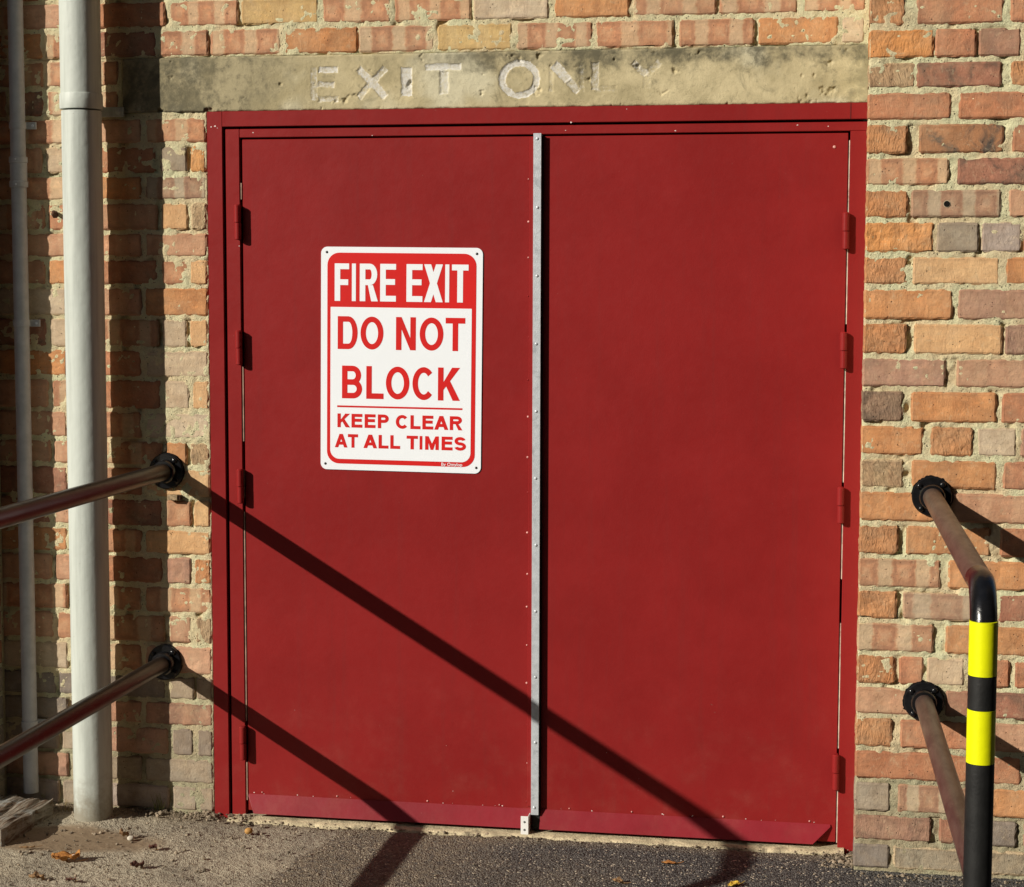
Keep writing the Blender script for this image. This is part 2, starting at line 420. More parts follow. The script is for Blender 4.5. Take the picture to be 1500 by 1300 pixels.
def mat_tarmac():
    n = NT('open_grained_tarmac'); p = n.pos()
    x, y, z = n.xyz(p)
    v = n.n('TexVoronoi', {'Vector': p, 'Scale': 205})
    rnd = n.xyz(v.outputs['Color'])[0]
    b = n.noise(p, 60, 5, 0.7); a = n.noise(p, 3, 4, 0.6)
    col = n.mix(rnd, (0.05, 0.049, 0.05), (0.19, 0.18, 0.165))
    col = n.mix(n.step(v.outputs['Distance'], 0.45, 0.8), col, (0.02, 0.018, 0.018))
    col = n.mix(n.step(rnd, 0.94, 0.97), col, (0.5, 0.44, 0.34))
    # fine dust thins out to the right
    dust = n.math('SUBTRACT', 1.0, n.step(n.math('ADD', x, n.math('MULTIPLY', n.math('SUBTRACT', a, 0.5), 1.2)), 0.4, 1.35))
    dust = n.math('MULTIPLY', dust, n.step(b, 0.25, 0.62))
    col = n.mix(n.math('MULTIPLY', dust, 0.6), col, alb(134, 118, 92, 0.72))
    grit = n.math('MULTIPLY', n.step(n.math('ADD', y, n.math('MULTIPLY', n.math('SUBTRACT', b, 0.5), 0.12)), -0.14, -0.05), 0.35)
    col = n.mix(grit, col, (0.32, 0.26, 0.17))
    h = n.math('ADD', n.math('MULTIPLY', v.outputs['Distance'], -1.0), n.math('MULTIPLY', b, 0.6))
    return n.fin(col, 0.85, n.bump(h, 0.004), spec=0.3)

def mat_timber():
    n = NT('rotten_timber'); p = n.obj()
    g = n.noise(n.vmul(p, (14.0, 1.2, 8.0)), 7, 6, 0.7, dist=0.4)
    b = n.noise(p, 16, 5, 0.7)
    col = n.mix(n.step(g, 0.4, 0.62), (0.34, 0.30, 0.24), (0.14, 0.085, 0.05))
    col = n.mix(n.step(b, 0.52, 0.66), col, (0.36, 0.36, 0.33))
    return n.fin(col, 0.9, n.bump(g, 0.012), spec=0.2)

def mat_leaf(name, c0, c1):
    n = NT(name); p = n.obj()
    x, y, z = n.xyz(p)
    vein = n.step(n.math('ABSOLUTE', y), 0.0004, 0.0016)
    b = n.noise(p, 160, 4, 0.7)
    col = n.mix(n.step(b, 0.38, 0.62), c0, c1)
    col = n.mix(n.math('MULTIPLY', n.math('SUBTRACT', 1.0, vein), 0.6), col, (0.5, 0.33, 0.14))
    return n.fin(col, 0.7, n.bump(b, 0.0015), spec=0.3)

BRICK, MORTAR, CONC, RED = mat_brick(), mat_mortar(), mat_lintel(), mat_red()
REDKICK = mat_red('red_kick_paint', 1.0)
PIPE = mat_pipe()
GALV = mat_simple('galvanised_steel', (0.60, 0.64, 0.68), 0.40, 0.3, 0.5, 0.12, 60, 0.0006, ((0.36, 0.39, 0.42), 0.7))
WHITE = mat_simple('white_enamel', (0.88, 0.93, 0.98), 0.35, 0, 0.4, 0.015, 4)
SIGNRED = mat_simple('sign_red_ink', alb(214, 32, 28, 1.05), 0.4, 0, 0.35, 0.05, 6)
SCREWBLK = mat_simple('dark_screw', (0.02, 0.017, 0.015), 0.4)
WHITEPL = mat_simple('white_plate_paint', (0.82, 0.82, 0.80), 0.4, 0, 0.4, 0.05, 40)
CREAM = mat_simple('cream_edge', alb(215, 190, 165), 0.6, 0, 0.3, 0.3, 25, 0, ((0.3, 0.03, 0.03), 0.8))
RAIL = mat_rail('worn_rail_paint', (0.020, 0.015, 0.011), (0.010, 0.007, 0.006))
RAILB = mat_rail('weathered_rail_paint', (0.088, 0.062, 0.049), (0.052, 0.028, 0.024))
BLACK = mat_simple('black_gloss_paint', (0.008, 0.008, 0.009), 0.2, 0, 0.45, 0.3, 40, 0.0004)
BLACKM = mat_simple('black_satin_paint', (0.011, 0.011, 0.0105), 0.55, 0, 0.4, 0.35, 30, 0.0006)
YELLOW = mat_simple('yellow_reflective_tape', (0.80, 0.83, 0.004), 0.35, 0, 0.4, 0.05, 20, 0.0004, ((0.52, 0.52, 0.02), 0.45))
GROUND, TARMAC, TIMBER = mat_ground(), mat_tarmac(), mat_timber()
YARD = mat_simple('unseen_yard_tarmac', (0.045, 0.044, 0.043), 0.9, 0, 0.2, 0.3, 12, 0.004)  # unseen far ground, kept dark to cut bounced light
RUST = mat_simple('rusted_iron', (0.075, 0.035, 0.02), 0.8, 0.2, 0.3, 0.5, 120, 0.001)
SILL = mat_simple('sill_concrete', alb(172, 156, 122, 0.72), 0.9, 0, 0.2, 0.3, 35, 0.004, ((0.11, 0.09, 0.065), 0.8))
GREYPIPE = mat_simple('grey_pipe_paint', (0.42, 0.43, 0.44), 0.45, 0, 0.4, 0.1, 30, 0.0005)
DARK = mat_simple('hole_shade', (0.01, 0.009, 0.008), 0.9, 0, 0.1)
GRASS = mat_simple('dry_grass', (0.16, 0.17, 0.05), 0.7, 0, 0.3, 0.4, 80)
STONE = mat_simple('loose_grit', (0.26, 0.21, 0.15), 0.9, 0, 0.2, 0.7, 45)
# ------------------------------------------------------------------ bricks
PAL = {  # sunlit look of each kind of brick: tone, second tone, (band, smudge, crease, slurry)
 'k': ((196, 130, 92), (206, 178, 138), 1.0, 0.05, 0.15, 0.45),
 'K': ((176, 126, 96), (186, 170, 138), 1.0, 0.10, 0.15, 0.5),
 'r': ((188, 116, 80), (196, 140, 100), 0.2, 0.35, 0.25, 0.1),
 'R': ((166, 102, 78), (178, 120, 92), 0.1, 0.7, 0.25, 0.1),
 'o': ((205, 132, 80), (214, 150, 98), 0.3, 0.2, 0.25, 0.2),
 'O': ((222, 150, 84), (214, 140, 80), 0.0, 0.15, 0.6, 0.2),
 'h': ((204, 132, 82), (196, 140, 96), 0.0, 0.25, 1.0, 0.35),
 'H': ((150, 112, 88), (160, 120, 90), 0.0, 0.6, 1.0, 0.35),
 'm': ((182, 140, 102), (196, 168, 126), 0.3, 0.35, 1.0, 1.1),
 'd': ((172, 112, 74), (180, 124, 84), 0.0, 1.0, 0.2, 0.1),
 'b': ((176, 130, 104), (188, 140, 106), 0.3, 0.45, 0.15, 0.2),
 'B': ((160, 112, 90), (168, 128, 104), 0.2, 0.6, 0.4, 0.2),
 'P': ((198, 140, 106), (206, 160, 124), 0.4, 0.1, 0.15, 0.35),
 'p': ((222, 174, 120), (228, 186, 134), 0.2, 0.0, 0.25, 0.5),
 'w': ((202, 178, 144), (206, 184, 148), 0.3, 0.05, 0.2, 0.6),
 'y': ((206, 170, 108), (208, 184, 134), 0.3, 0.05, 0.2, 0.5),
 'g': ((158, 142, 118), (164, 150, 128), 0.3, 0.2, 0.2, 0.35),
 'G': ((172, 154, 138), (176, 164, 148), 0.0, 0.2, 0.3, 0.5),
 'e': ((126, 116, 104), (134, 124, 110), 0.0, 0.35, 0.25, 0.3),
 'c': ((142, 132, 110), (150, 138, 114), 0.0, 0.3, 0.5, 1.2),
}
R = random.Random(11)

def brick_geo(w, h, code, depth=0.07):
    t, tb, band, soot, crease, slurry = PAL[code]
    rough = code in 'hHmOc'
    seed = R.random()
    nx, nz = max(5, round(w/0.011)), 7
    iv = 0.005
    xs = np.concatenate(([-w/2], np.linspace(-w/2+iv, w/2-iv, nx), [w/2]))
    zs = np.concatenate(([-h/2], np.linspace(-h/2+iv, h/2-iv, nz), [h/2]))
    X, Z = np.meshgrid(xs, zs, indexing='ij')
    s = int(seed*9999)
    amp = 0.0038 if rough else 0.0014
    Y = amp*fbm(X*38+s, Z*38, s, 3) + 0.0022*vnoise(X*9+s, Z*9, s+5) + 0.0015*(R.random()-0.5)
    border = np.zeros(X.shape, bool); border[0] = border[-1] = True; border[:, 0] = border[:, -1] = True
    er = 0.0022 + 0.0032*(fbm(X*110, Z*110+s, s+3, 2)+0.5)
    Y = np.where(border, Y+er, Y)
    jit = 0.0034 if rough else 0.0019
    X = X + jit*fbm(X*85+3.7*s, Z*85, s+21, 2); Z = Z + jit*fbm(X*85, Z*85+1.3*s, s+22, 2)
    # worn corners
    for ci in (0, -1):
        for cj in (0, -1):
            k = R.uniform(0.001, 0.005)
            X[ci, cj] += k*(1 if ci == 0 else -1); Z[ci, cj] += k*(1 if cj == 0 else -1); Y[ci, cj] += k*0.6
            if R.random() < 0.16:
                q = R.uniform(0.004, 0.010)
                for di, dj in ((0, 0), (1, 0), (0, 1)):
                    ii = ci+di if ci == 0 else ci-di; jj = cj+dj if cj == 0 else cj-dj
                    Y[ii, jj] += q
                X[ci, cj] += q*(1 if ci == 0 else -1); Z[ci, cj] += q*0.6*(1 if cj == 0 else -1)
    # an occasional chipped arris
    if R.random() < 0.4:
        i0 = R.randrange(1, nx); j = R.choice((0, -1))
        for i in range(i0, min(nx+1, i0+R.randrange(1, 4))):
            q = R.uniform(0.003, 0.007)
            Y[i, j] += q; Z[i, j] += q*(1 if j == 0 else -1)
    m, n = X.shape
    V = np.stack([X, Y, Z], -1).reshape(-1, 3)
    F = [(i*n+j, (i+1)*n+j, (i+1)*n+j+1, i*n+j+1) for i in range(m-1) for j in range(n-1)]
    loop = [i*n for i in range(m)] + [(m-1)*n+j for j in range(1, n)] + [i*n+n-1 for i in range(m-2, -1, -1)] + [j for j in range(n-2, 0, -1)]
    b0 = len(V)
    Vb = V[loop].copy(); Vb[:, 1] = depth
    V = np.vstack([V, Vb]); L = len(loop)
    F += [(loop[(k+1) % L], loop[k], b0+k, b0+(k+1) % L) for k in range(L)]
    jt = R.uniform(0.90, 1.1); hue = R.uniform(-0.04, 0.04)
    red = code in 'kKrRohHmdBP'
    gb = (0.98, 1.10, 1.12) if red else (1.0, 1.0, 1.0)
    lt = 1.07
    f = lambda c, g: tuple(min(0.8, max(0.01, v*jt*lt*q*k)) for v, q, k in zip(alb(*c), (1, 1+hue, 1+2*hue), g))
    A = dict(tone=f(t, gb), tone_b=f(tb, (1, 1, 1) if code in 'kK' else gb), band=(band*R.uniform(0.75, 1.0), R.random(), R.uniform(8.0, 13.0)),
             wear=(soot*R.uniform(0.6, 1.1), crease, slurry*R.uniform(0.5, 1.2)-0.45), half=(w/2, h/2, seed))
    return V, F, A

def attrs(me, A, local):
    nv = len(me.vertices)
    for k, v in list(A.items()) + [('local', local)]:
        at = me.attributes.new(k, 'FLOAT_VECTOR', 'POINT')
        a = np.broadcast_to(np.asarray(v, dtype=np.float32), (nv, 3)) if not isinstance(v, np.ndarray) else v.astype(np.float32)
        at.data.foreach_set('vector', np.ascontiguousarray(a).ravel())

def brick(x0, x1, z0, z1, y, code, parent, depth=0.07):
    V, F, A = brick_geo(x1-x0, z1-z0, code, depth)
    o = mesh_obj('brick', V, F, BRICK, parent)
    attrs(o.data, A, V)
    o.location = ((x0+x1)/2, y, (z0+z1)/2)
    return o

def brick_mass(items, y, parent, name='brickwork'):
    Vs, Fs, Ls, As, n0 = [], [], [], {}, 0
    for x0, x1, z0, z1, c in items:
        V, F, A = brick_geo(x1-x0, z1-z0, c)
        Vs.append(V + np.array([(x0+x1)/2, y, (z0+z1)/2])); Ls.append(V)
        Fs += [tuple(i+n0 for i in f) for f in F]; n0 += len(V)
        for k, v in A.items(): As.setdefault(k, []).append(np.tile(np.asarray(v, float), (len(V), 1)))
    o = mesh_obj(name, np.vstack(Vs), Fs, BRICK, parent)
    attrs(o.data, {k: np.vstack(v) for k, v in As.items()}, np.vstack(Ls))
    return tag(o, kind='stuff')

def hfield(x0, x1, z0, z1, step, fn, skirt):
    """upright sheet y = fn(x, z) with its edges turned back to y = skirt"""
    nx, nz = max(2, int((x1-x0)/step)), max(2, int((z1-z0)/step))
    X, Z = np.meshgrid(np.linspace(x0, x1, nx), np.linspace(z0, z1, nz), indexing='ij')
    Y = fn(X, Z)
    V = np.stack([X, Y, Z], -1).reshape(-1, 3)
    I = np.arange(nx*nz).reshape(nx, nz)
    F = np.stack([I[:-1, :-1], I[1:, :-1], I[1:, 1:], I[:-1, 1:]], -1).reshape(-1, 4)
    loop = np.concatenate([I[:, 0], I[-1, 1:], I[-2::-1, -1], I[0, -2:0:-1]])
    Vb = V[loop].copy(); Vb[:, 1] = skirt
    b0 = len(V); L = len(loop); k = np.arange(L)
    F2 = np.stack([loop[(k+1) % L], loop[k], b0+k, b0+(k+1) % L], -1)
    return np.vstack([V, Vb]), np.vstack([F, F2])

def join(parts):
    Vs, Fs, n0 = [], [], 0
    for V, F in parts:
        Vs.append(V); Fs.append(F+n0); n0 += len(V)
    return np.vstack(Vs), np.vstack(Fs)

def mortar_y(base, courses=()):
    # some perpends have lost their pointing and stand open beside the brick
    rq = random.Random(23); gaps = []
    for z0, z1, row in courses:
        for (p, q) in zip(row, row[1:]):
            if rq.random() < 0.42:
                gaps.append((p[1]-0.004, q[0]+0.002, z0+0.004, z1-0.004, rq.uniform(0.004, 0.013)))
    def fn(X, Z):
        a = fbm(X*70, Z*70, 3, 3); b = fbm(X*16, Z*16, 9, 2); c = vnoise(X*24+5, Z*24, 31)
        e = vnoise(X*9, Z*26, 57)
        Y = base + (0.0022 if base > -0.1 else 0.0034) + 0.0048*a + 0.0034*b + 0.012*np.clip(c-0.30, 0, 1)/0.2 + 0.007*np.clip(e-0.22, 0, 1)/0.2
        for x0, x1, z0, z1, d in gaps:
            m = (X > x0) & (X < x1) & (Z > z0) & (Z < z1)
            if m.any(): Y = np.where(m, Y+d*(0.6+vnoise(X*60, Z*60, 77)), Y)
        return Y
    return fn
PIER=[
  (2.1656,2.2473,[(1.798,1.887,'h'),(1.913,2.125,'r'),(2.141,2.344,'r')]),
  (2.084,2.1656,[(1.798,1.957,'O'),(1.961,2.061,'r'),(2.067,2.168,'b'),(2.175,2.374,'r')]),
  (2.0096,2.084,[(1.798,1.913,'m'),(1.917,2.124,'R'),(2.146,2.266,'h')]),
  (1.931,2.0096,[(1.798,2.003,'r'),(2.022,2.241,'r')]),
  (1.847,1.931,[(1.798,1.898,'h'),(1.927,2.133,'d'),(2.154,2.359,'r')]),
  (1.7677,1.847,[(1.798,2.001,'k'),(2.022,2.234,'R')]),
  (1.6866,1.7677,[(1.798,1.902,'h'),(1.91,2.13,'K'),(2.149,2.247,'P')]),
  (1.5997,1.6866,[(1.798,1.967,'O'),(1.975,2.079,'g'),(2.085,2.182,'G'),(2.188,2.291,'r')]),
  (1.519,1.5997,[(1.798,1.903,'h'),(1.918,2.131,'p'),(2.146,2.357,'o')]),
  (1.4315,1.519,[(1.798,2.018,'o'),(2.031,2.243,'b')]),
  (1.3435,1.4315,[(1.798,1.906,'h'),(1.924,2.142,'p'),(2.149,2.256,'B')]),
  (1.2598,1.3435,[(1.798,2.005,'b'),(2.032,2.245,'P')]),
  (1.171,1.2598,[(1.798,1.901,'H'),(1.921,2.132,'o'),(2.145,2.359,'r')]),
  (1.0854,1.171,[(1.798,1.953,'o'),(1.972,2.076,'h'),(2.087,2.183,'w'),(2.193,2.291,'b')]),
  (1.002,1.0854,[(1.798,1.906,'m'),(1.926,2.136,'o'),(2.152,2.364,'r')]),
  (0.9157,1.002,[(1.798,2.01,'o'),(2.027,2.245,'P')]),
  (0.8305,0.9157,[(1.798,1.897,'h'),(1.916,2.126,'o'),(2.149,2.354,'r')]),
  (0.7444,0.8305,[(1.798,2.004,'k'),(2.023,2.234,'o')]),
  (0.6623,0.7444,[(1.798,1.896,'h'),(1.911,2.124,'K'),(2.15,2.316,'R')]),
  (0.5769,0.6623,[(1.798,1.99,'k'),(2.02,2.238,'o')]),
  (0.4931,0.5769,[(1.798,1.895,'h'),(1.905,1.967,'r'),(1.975,2.069,'w'),(2.085,2.182,'r'),(2.195,2.382,'r')]),
  (0.4125,0.4931,[(1.798,2.008,'P'),(2.024,2.236,'R')]),
  (0.3264,0.4125,[(1.798,1.891,'h'),(1.911,2.123,'r'),(2.146,2.251,'P')]),
  (0.2418,0.3264,[(1.798,2.008,'r'),(2.031,2.216,'r'),(2.234,2.389,'r')]),
  (0.156,0.2418,[(1.798,1.889,'g'),(1.909,2.121,'K'),(2.143,2.345,'o')]),
  (0.0791,0.156,[(1.798,1.995,'B'),(2.015,2.116,'R'),(2.142,2.209,'e'),(2.226,2.363,'b')]),
  (0.0047,0.0791,[(1.798,1.891,'e'),(1.9,2.103,'c'),(2.118,2.365,'c')]),
]
WALL=[
  (2.226,2.3051,[(-0.78,-0.568,'k'),(-0.556,-0.344,'P'),(-0.332,-0.12,'r'),(-0.108,0.091,'k'),(0.101,0.32,'y'),(0.333,0.523,'k'),(0.534,0.745,'k'),(0.753,0.958,'w'),(0.973,1.174,'o'),(1.187,1.404,'k'),(1.411,1.615,'k'),(1.63,1.79,'k')]),
  (2.1451,2.226,[(-0.697,-0.485,'o'),(-0.473,-0.373,'k'),(-0.361,-0.149,'R'),(-0.137,0.004,'k'),(0.01,0.212,'k'),(0.223,0.431,'o'),(0.434,0.644,'k'),(0.652,0.858,'y'),(0.87,1.076,'k'),(1.086,1.292,'k'),(1.307,1.504,'k'),(1.515,1.721,'o'),(1.731,1.789,'w')]),
  (2.0657,2.1451,[(-0.696,-0.484,'k'),(-0.472,-0.26,'k')]),
  (1.9847,2.0657,[(-0.584,-0.484,'R'),(-0.472,-0.26,'k')]),
  (1.9077,1.9847,[(-0.63,-0.418,'k'),(-0.406,-0.194,'P'),(-0.181,-0.006,'k')]),
  (1.8252,1.9077,[(-0.703,-0.491,'P'),(-0.479,-0.379,'w'),(-0.367,-0.155,'r'),(-0.142,-0.062,'g'),(-0.051,-0.006,'O')]),
  (1.7505,1.8252,[(-0.633,-0.421,'k'),(-0.409,-0.197,'o'),(-0.184,-0.006,'K')]),
  (1.6658,1.7505,[(-0.699,-0.487,'k'),(-0.475,-0.375,'r'),(-0.363,-0.151,'P'),(-0.138,-0.061,'p'),(-0.051,-0.006,'m')]),
  (1.5912,1.6658,[(-0.635,-0.423,'P'),(-0.411,-0.199,'P'),(-0.186,-0.006,'P')]),
  (1.5131,1.5912,[(-0.701,-0.489,'P'),(-0.477,-0.377,'o'),(-0.365,-0.153,'r'),(-0.14,-0.062,'k'),(-0.056,-0.006,'p')]),
  (1.4252,1.5131,[(-0.638,-0.426,'w'),(-0.414,-0.202,'P'),(-0.189,-0.006,'o')]),
  (1.337,1.4252,[(-0.701,-0.489,'R'),(-0.477,-0.377,'w'),(-0.365,-0.153,'k'),(-0.14,-0.068,'w'),(-0.059,-0.006,'p')]),
  (1.253,1.337,[(-0.64,-0.428,'o'),(-0.416,-0.204,'r'),(-0.191,-0.006,'w')]),
  (1.1624,1.253,[(-0.697,-0.485,'P'),(-0.473,-0.373,'k'),(-0.361,-0.149,'r'),(-0.136,-0.063,'w'),(-0.055,-0.006,'p')]),
  (1.0789,1.1624,[(-0.643,-0.431,'P'),(-0.419,-0.207,'k'),(-0.194,-0.006,'w')]),
  (1.0031,1.0789,[(-0.695,-0.483,'P'),(-0.471,-0.371,'P'),(-0.359,-0.147,'k'),(-0.134,-0.073,'o'),(-0.063,-0.006,'m')]),
  (0.9137,1.0031,[(-0.645,-0.433,'R'),(-0.421,-0.209,'r'),(-0.196,-0.006,'p')]),
  (0.8278,0.9137,[(-0.698,-0.486,'R'),(-0.474,-0.374,'P'),(-0.362,-0.15,'R'),(-0.137,-0.062,'k'),(-0.054,-0.006,'p')]),
  (0.7496,0.8278,[(-0.648,-0.436,'o'),(-0.424,-0.212,'k'),(-0.199,-0.006,'p')]),
  (0.6639,0.7496,[(-0.698,-0.486,'P'),(-0.474,-0.374,'P'),(-0.362,-0.15,'r'),(-0.137,-0.064,'b'),(-0.054,-0.006,'h')]),
  (0.5807,0.6639,[(-0.651,-0.439,'k'),(-0.427,-0.215,'k'),(-0.202,-0.006,'k')]),
  (0.4939,0.5807,[(-0.694,-0.482,'P'),(-0.47,-0.37,'k'),(-0.358,-0.146,'k'),(-0.133,-0.066,'P'),(-0.052,-0.006,'m')]),
  (0.4049,0.4939,[(-0.653,-0.441,'w'),(-0.429,-0.217,'k'),(-0.204,-0.006,'P')]),
  (0.3301,0.4049,[(-0.694,-0.482,'e'),(-0.47,-0.37,'e'),(-0.358,-0.146,'e'),(-0.133,-0.06,'g'),(-0.053,-0.006,'g')]),
  (0.2539,0.3301,[(-0.656,-0.444,'e'),(-0.432,-0.22,'b'),(-0.207,-0.006,'b')]),
  (0.1662,0.2539,[(-0.687,-0.475,'e'),(-0.463,-0.363,'g'),(-0.351,-0.139,'b'),(-0.126,-0.064,'e'),(-0.051,-0.006,'e')]),
  (0.0862,0.1662,[(-0.658,-0.446,'b'),(-0.434,-0.222,'g'),(-0.209,-0.006,'g')]),
  (0.0059,0.0862,[(-0.688,-0.476,'G'),(-0.464,-0.364,'g'),(-0.352,-0.14,'G'),(-0.127,-0.056,'g'),(-0.048,-0.006,'g')]),
]

def lay(courses, y, parent, j=0.0052, stop=None):
    for z0, z1, row in courses:
        for x0, x1, c in row:
            brick(x0, x1, z0+j, z1-j, y, c, parent)

def margin_rows(x0, x1, z0, zs, codes, off=0.0):
    out = []
    for i in range(zs):
        x = x0 - (0.115 if i % 2 else 0) - off
        za = z0 + i*0.0833
        while x < x1:
            a, b = max(x, x0), min(x+0.216, x1)
            if b-a > 0.04: out.append((a, b, za+0.005, za+0.078, R.choice(codes)))
            x += 0.228
    return out

# main wall
wall = thing('brick_wall', 'sunlit banded brick wall with a concrete lintel around the red double door', 'wall', (0, 0, 0))
lay(WALL, 0.0, wall)
brick_mass(margin_rows(-1.7, 1.79, 2.306, 6, 'kkkowyPr'), 0.0, wall)
side = []
for i, (z0, z1, row) in enumerate(WALL):
    x = row[0][0]-0.012
    while x > -1.7:
        a = max(-1.7, x-0.212)
        if x-a > 0.04: side.append((a, x, z0+0.005, z1-0.005, R.choice('kkoPrw' if i < 23 else 'egb')))
        x -= 0.224
brick_mass(side, 0.0, wall)
fn = mortar_y(0.0, WALL)
V, F = join([hfield(-0.80, -0.003, -0.06, 1.9968, 0.0042, fn, 0.22), hfield(-0.80, -0.247, 1.9969, 2.146, 0.005, fn, 0.22),
             hfield(-0.80, 1.803, 2.1462, 2.32, 0.005, fn, 0.22), hfield(-1.75, 1.803, 2.3203, 2.82, 0.02, fn, 0.22),
             hfield(-1.75, -0.8003, -0.06, 2.32, 0.02, fn, 0.22)])
mo = mesh_obj('mortar', V, F.tolist(), MORTAR, wall, True)

# right pier
pier = thing('brick_pier', 'orange and brown brick pier projecting at the hinge side under the right handrail', 'pier', (0, 0, 0))
lay(PIER, -0.17, pier, 0.0062)
brick_mass(margin_rows(1.7985, 2.75, 2.2475, 7, 'rRohPbk'), -0.17, pier)
side = []
for i, (z0, z1, row) in enumerate(PIER):
    x = row[-1][1]+0.013
    while x < 2.75:
        b = min(2.75, x+0.212)
        if b-x > 0.04: side.append((x, b, z0+0.006, z1-0.006, R.choice('rRohPb' if i < 25 else 'ce')))
        x += 0.226
brick_mass(side, -0.17, pier)
fn = mortar_y(-0.17, PIER)
V, F = join([hfield(1.8005, 2.42, -0.06, 2.26, 0.0042, fn, 0.10), hfield(2.4203, 2.76, -0.06, 2.26, 0.02, fn, 0.10), hfield(1.8005, 2.76, 2.2603, 2.82, 0.02, fn, 0.10)])
mesh_obj('mortar', V, F.tolist(), MORTAR, pier, True)

# left pier, just outside the picture; throws the broad shadow over the thin pipe
pier2 = thing('brick_pier', 'shadow side of the brick pier beside the thin grey pipe', 'pier', (0, 0, 0))
for i in range(34):
    z0 = 0.0059+i*0.0827
    if i % 2: spans = ((-0.844, -0.632), (-1.07, -0.856))
    else: spans = ((-0.734, -0.632), (-0.958, -0.746), (-1.07, -0.97))
    for a, b in spans:
        brick(a, b, z0+0.0052, z0+0.0775, -0.145, R.choice('kkoPrR' if i > 4 else 'egb'), pier2, 0.12)
V, F = hfield(-1.065, -0.635, -0.06, 2.82, 0.006, mortar_y(-0.145), -0.004)
mesh_obj('mortar', V, F.tolist(), MORTAR, pier2, True)

# lintel with the worn cut lettering EXIT ONLY
LX0, LX1, LZ0, LZ1 = -0.2465, 1.8030, 1.9970, 2.1455
LET = []   # letter index, kind, geometry, width, paint
def seg_(i, x0, z0, x1, z1, w, p): LET.append((i, 's', (x0, z0, x1, z1), w, p))
seg_(0, .308, 2.023, .308, 2.113, .020, .50); seg_(0, .319, 2.105, .377, 2.105, .018, .62)
seg_(0, .319, 2.067, .366, 2.064, .017, .55); seg_(0, .319, 2.026, .378, 2.026, .016, .53)
seg_(1, .432, 2.108, .510, 2.028, .022, .60); seg_(1, .510, 2.108, .432, 2.028, .020, .55)
seg_(2, .568, 2.030, .568, 2.108, .032, .64)
seg_(3, .620, 2.107, .720, 2.107, .019, .61); seg_(3, .672, 2.034, .672, 2.097, .026, .55)
LET.append((4, 'o', (.879, 2.071, .047, .043), .020, .63))
seg_(5, .966, 2.036, .966, 2.112, .014, .43); seg_(5, .972, 2.110, 1.012, 2.066, .027, .60); seg_(5, 1.013, 2.065, 1.040, 2.034, .022, .54); seg_(5, 1.048, 2.036, 1.048, 2.112, .014, .43)
seg_(6, 1.084, 2.038, 1.084, 2.112,   .022, .51); seg_(6, 1.084, 2.042, 1.143, 2.042, .018, .42)
seg_(7, 1.185, 2.112, 1.222, 2.076, .02, .52); seg_(7, 1.258, 2.112, 1.222, 2.076, .02, .46); seg_(7, 1.222, 2.040, 1.222, 2.076, .02, .40)
def let_field(X, Z):
    paint = np.zeros(X.shape); idx = np.full(X.shape, -1); depth = np.zeros(X.shape)
    jx = 0.0034*fbm(X*110, Z*110, 71, 3)
    for i, k, g, w, p in LET:
        if k == 's':
            x0, z0, x1, z1 = g
            dx, dz = x1-x0, z1-z0; L2 = dx*dx+dz*dz
            t = ((X-x0)*dx+(Z-z0)*dz)/L2
            L = math.sqrt(L2)
            perp = np.abs((X-x0)*dz-(Z-z0)*dx)/L
            over = np.maximum(-t, t-1)*L
            d = np.maximum(perp-w/2, over)+jx
        else:
            cx, cz, rx, rz = g
            rr = np.sqrt(((X-cx)/rx)**2+((Z-cz)/rz)**2)
            d = np.abs(rr-1)*(rx+rz)/2-w/2+jx
        inside = d < 0
        paint = np.where(inside, np.maximum(paint, p), paint); idx = np.where(inside, i, idx)
        depth = np.maximum(depth, np.clip(-d/0.0045+0.2, 0, 1)*(0.0028 if p > 0.5 else 0.0013))
    return paint, idx, depth
def lintel_y(X, Z):
    p, i, d = let_field(X, Z)
    chip = np.clip(fbm(X*30, Z*30, 44, 4)-0.42, 0, 1)*0.03
    edge = np.minimum(np.minimum(X-LX0, LX1-X), np.minimum(Z-LZ0, LZ1-Z))
    return -0.003 + 0.0012*fbm(X*14, Z*14, 5, 4) + d + chip + np.clip(0.004-edge, 0, 1)*1.0*(0.6+fbm(X*70, Z*70, 8, 2))
V, F = hfield(LX0, LX1, LZ0, LZ1, 0.002, lintel_y, 0.11)
pa, li, _ = let_field(V[:, 0], V[:, 2])
nb = len(V)
fi = li[F[:, 0]]; fi = np.where(V[F[:, 0], 1] > 0.1, -1, fi)
lintel = None
for k in range(-1, 8):
    sel = F[fi == k]
    if not len(sel): continue
    us, inv = np.unique(sel, return_inverse=True)
    o = mesh_obj('lintel' if k < 0 else 'letter', V[us], inv.reshape(-1, 4).tolist(), CONC, wall if k < 0 else lintel, True)
    at = o.data.attributes.new('paint', 'FLOAT', 'POINT')
    at.data.foreach_set('value', (pa[us] if k >= 0 else np.zeros(len(us))).astype(np.float32))
    if k < 0: lintel = o
lintel['label'] = 'stained concrete lintel with worn white cut lettering'
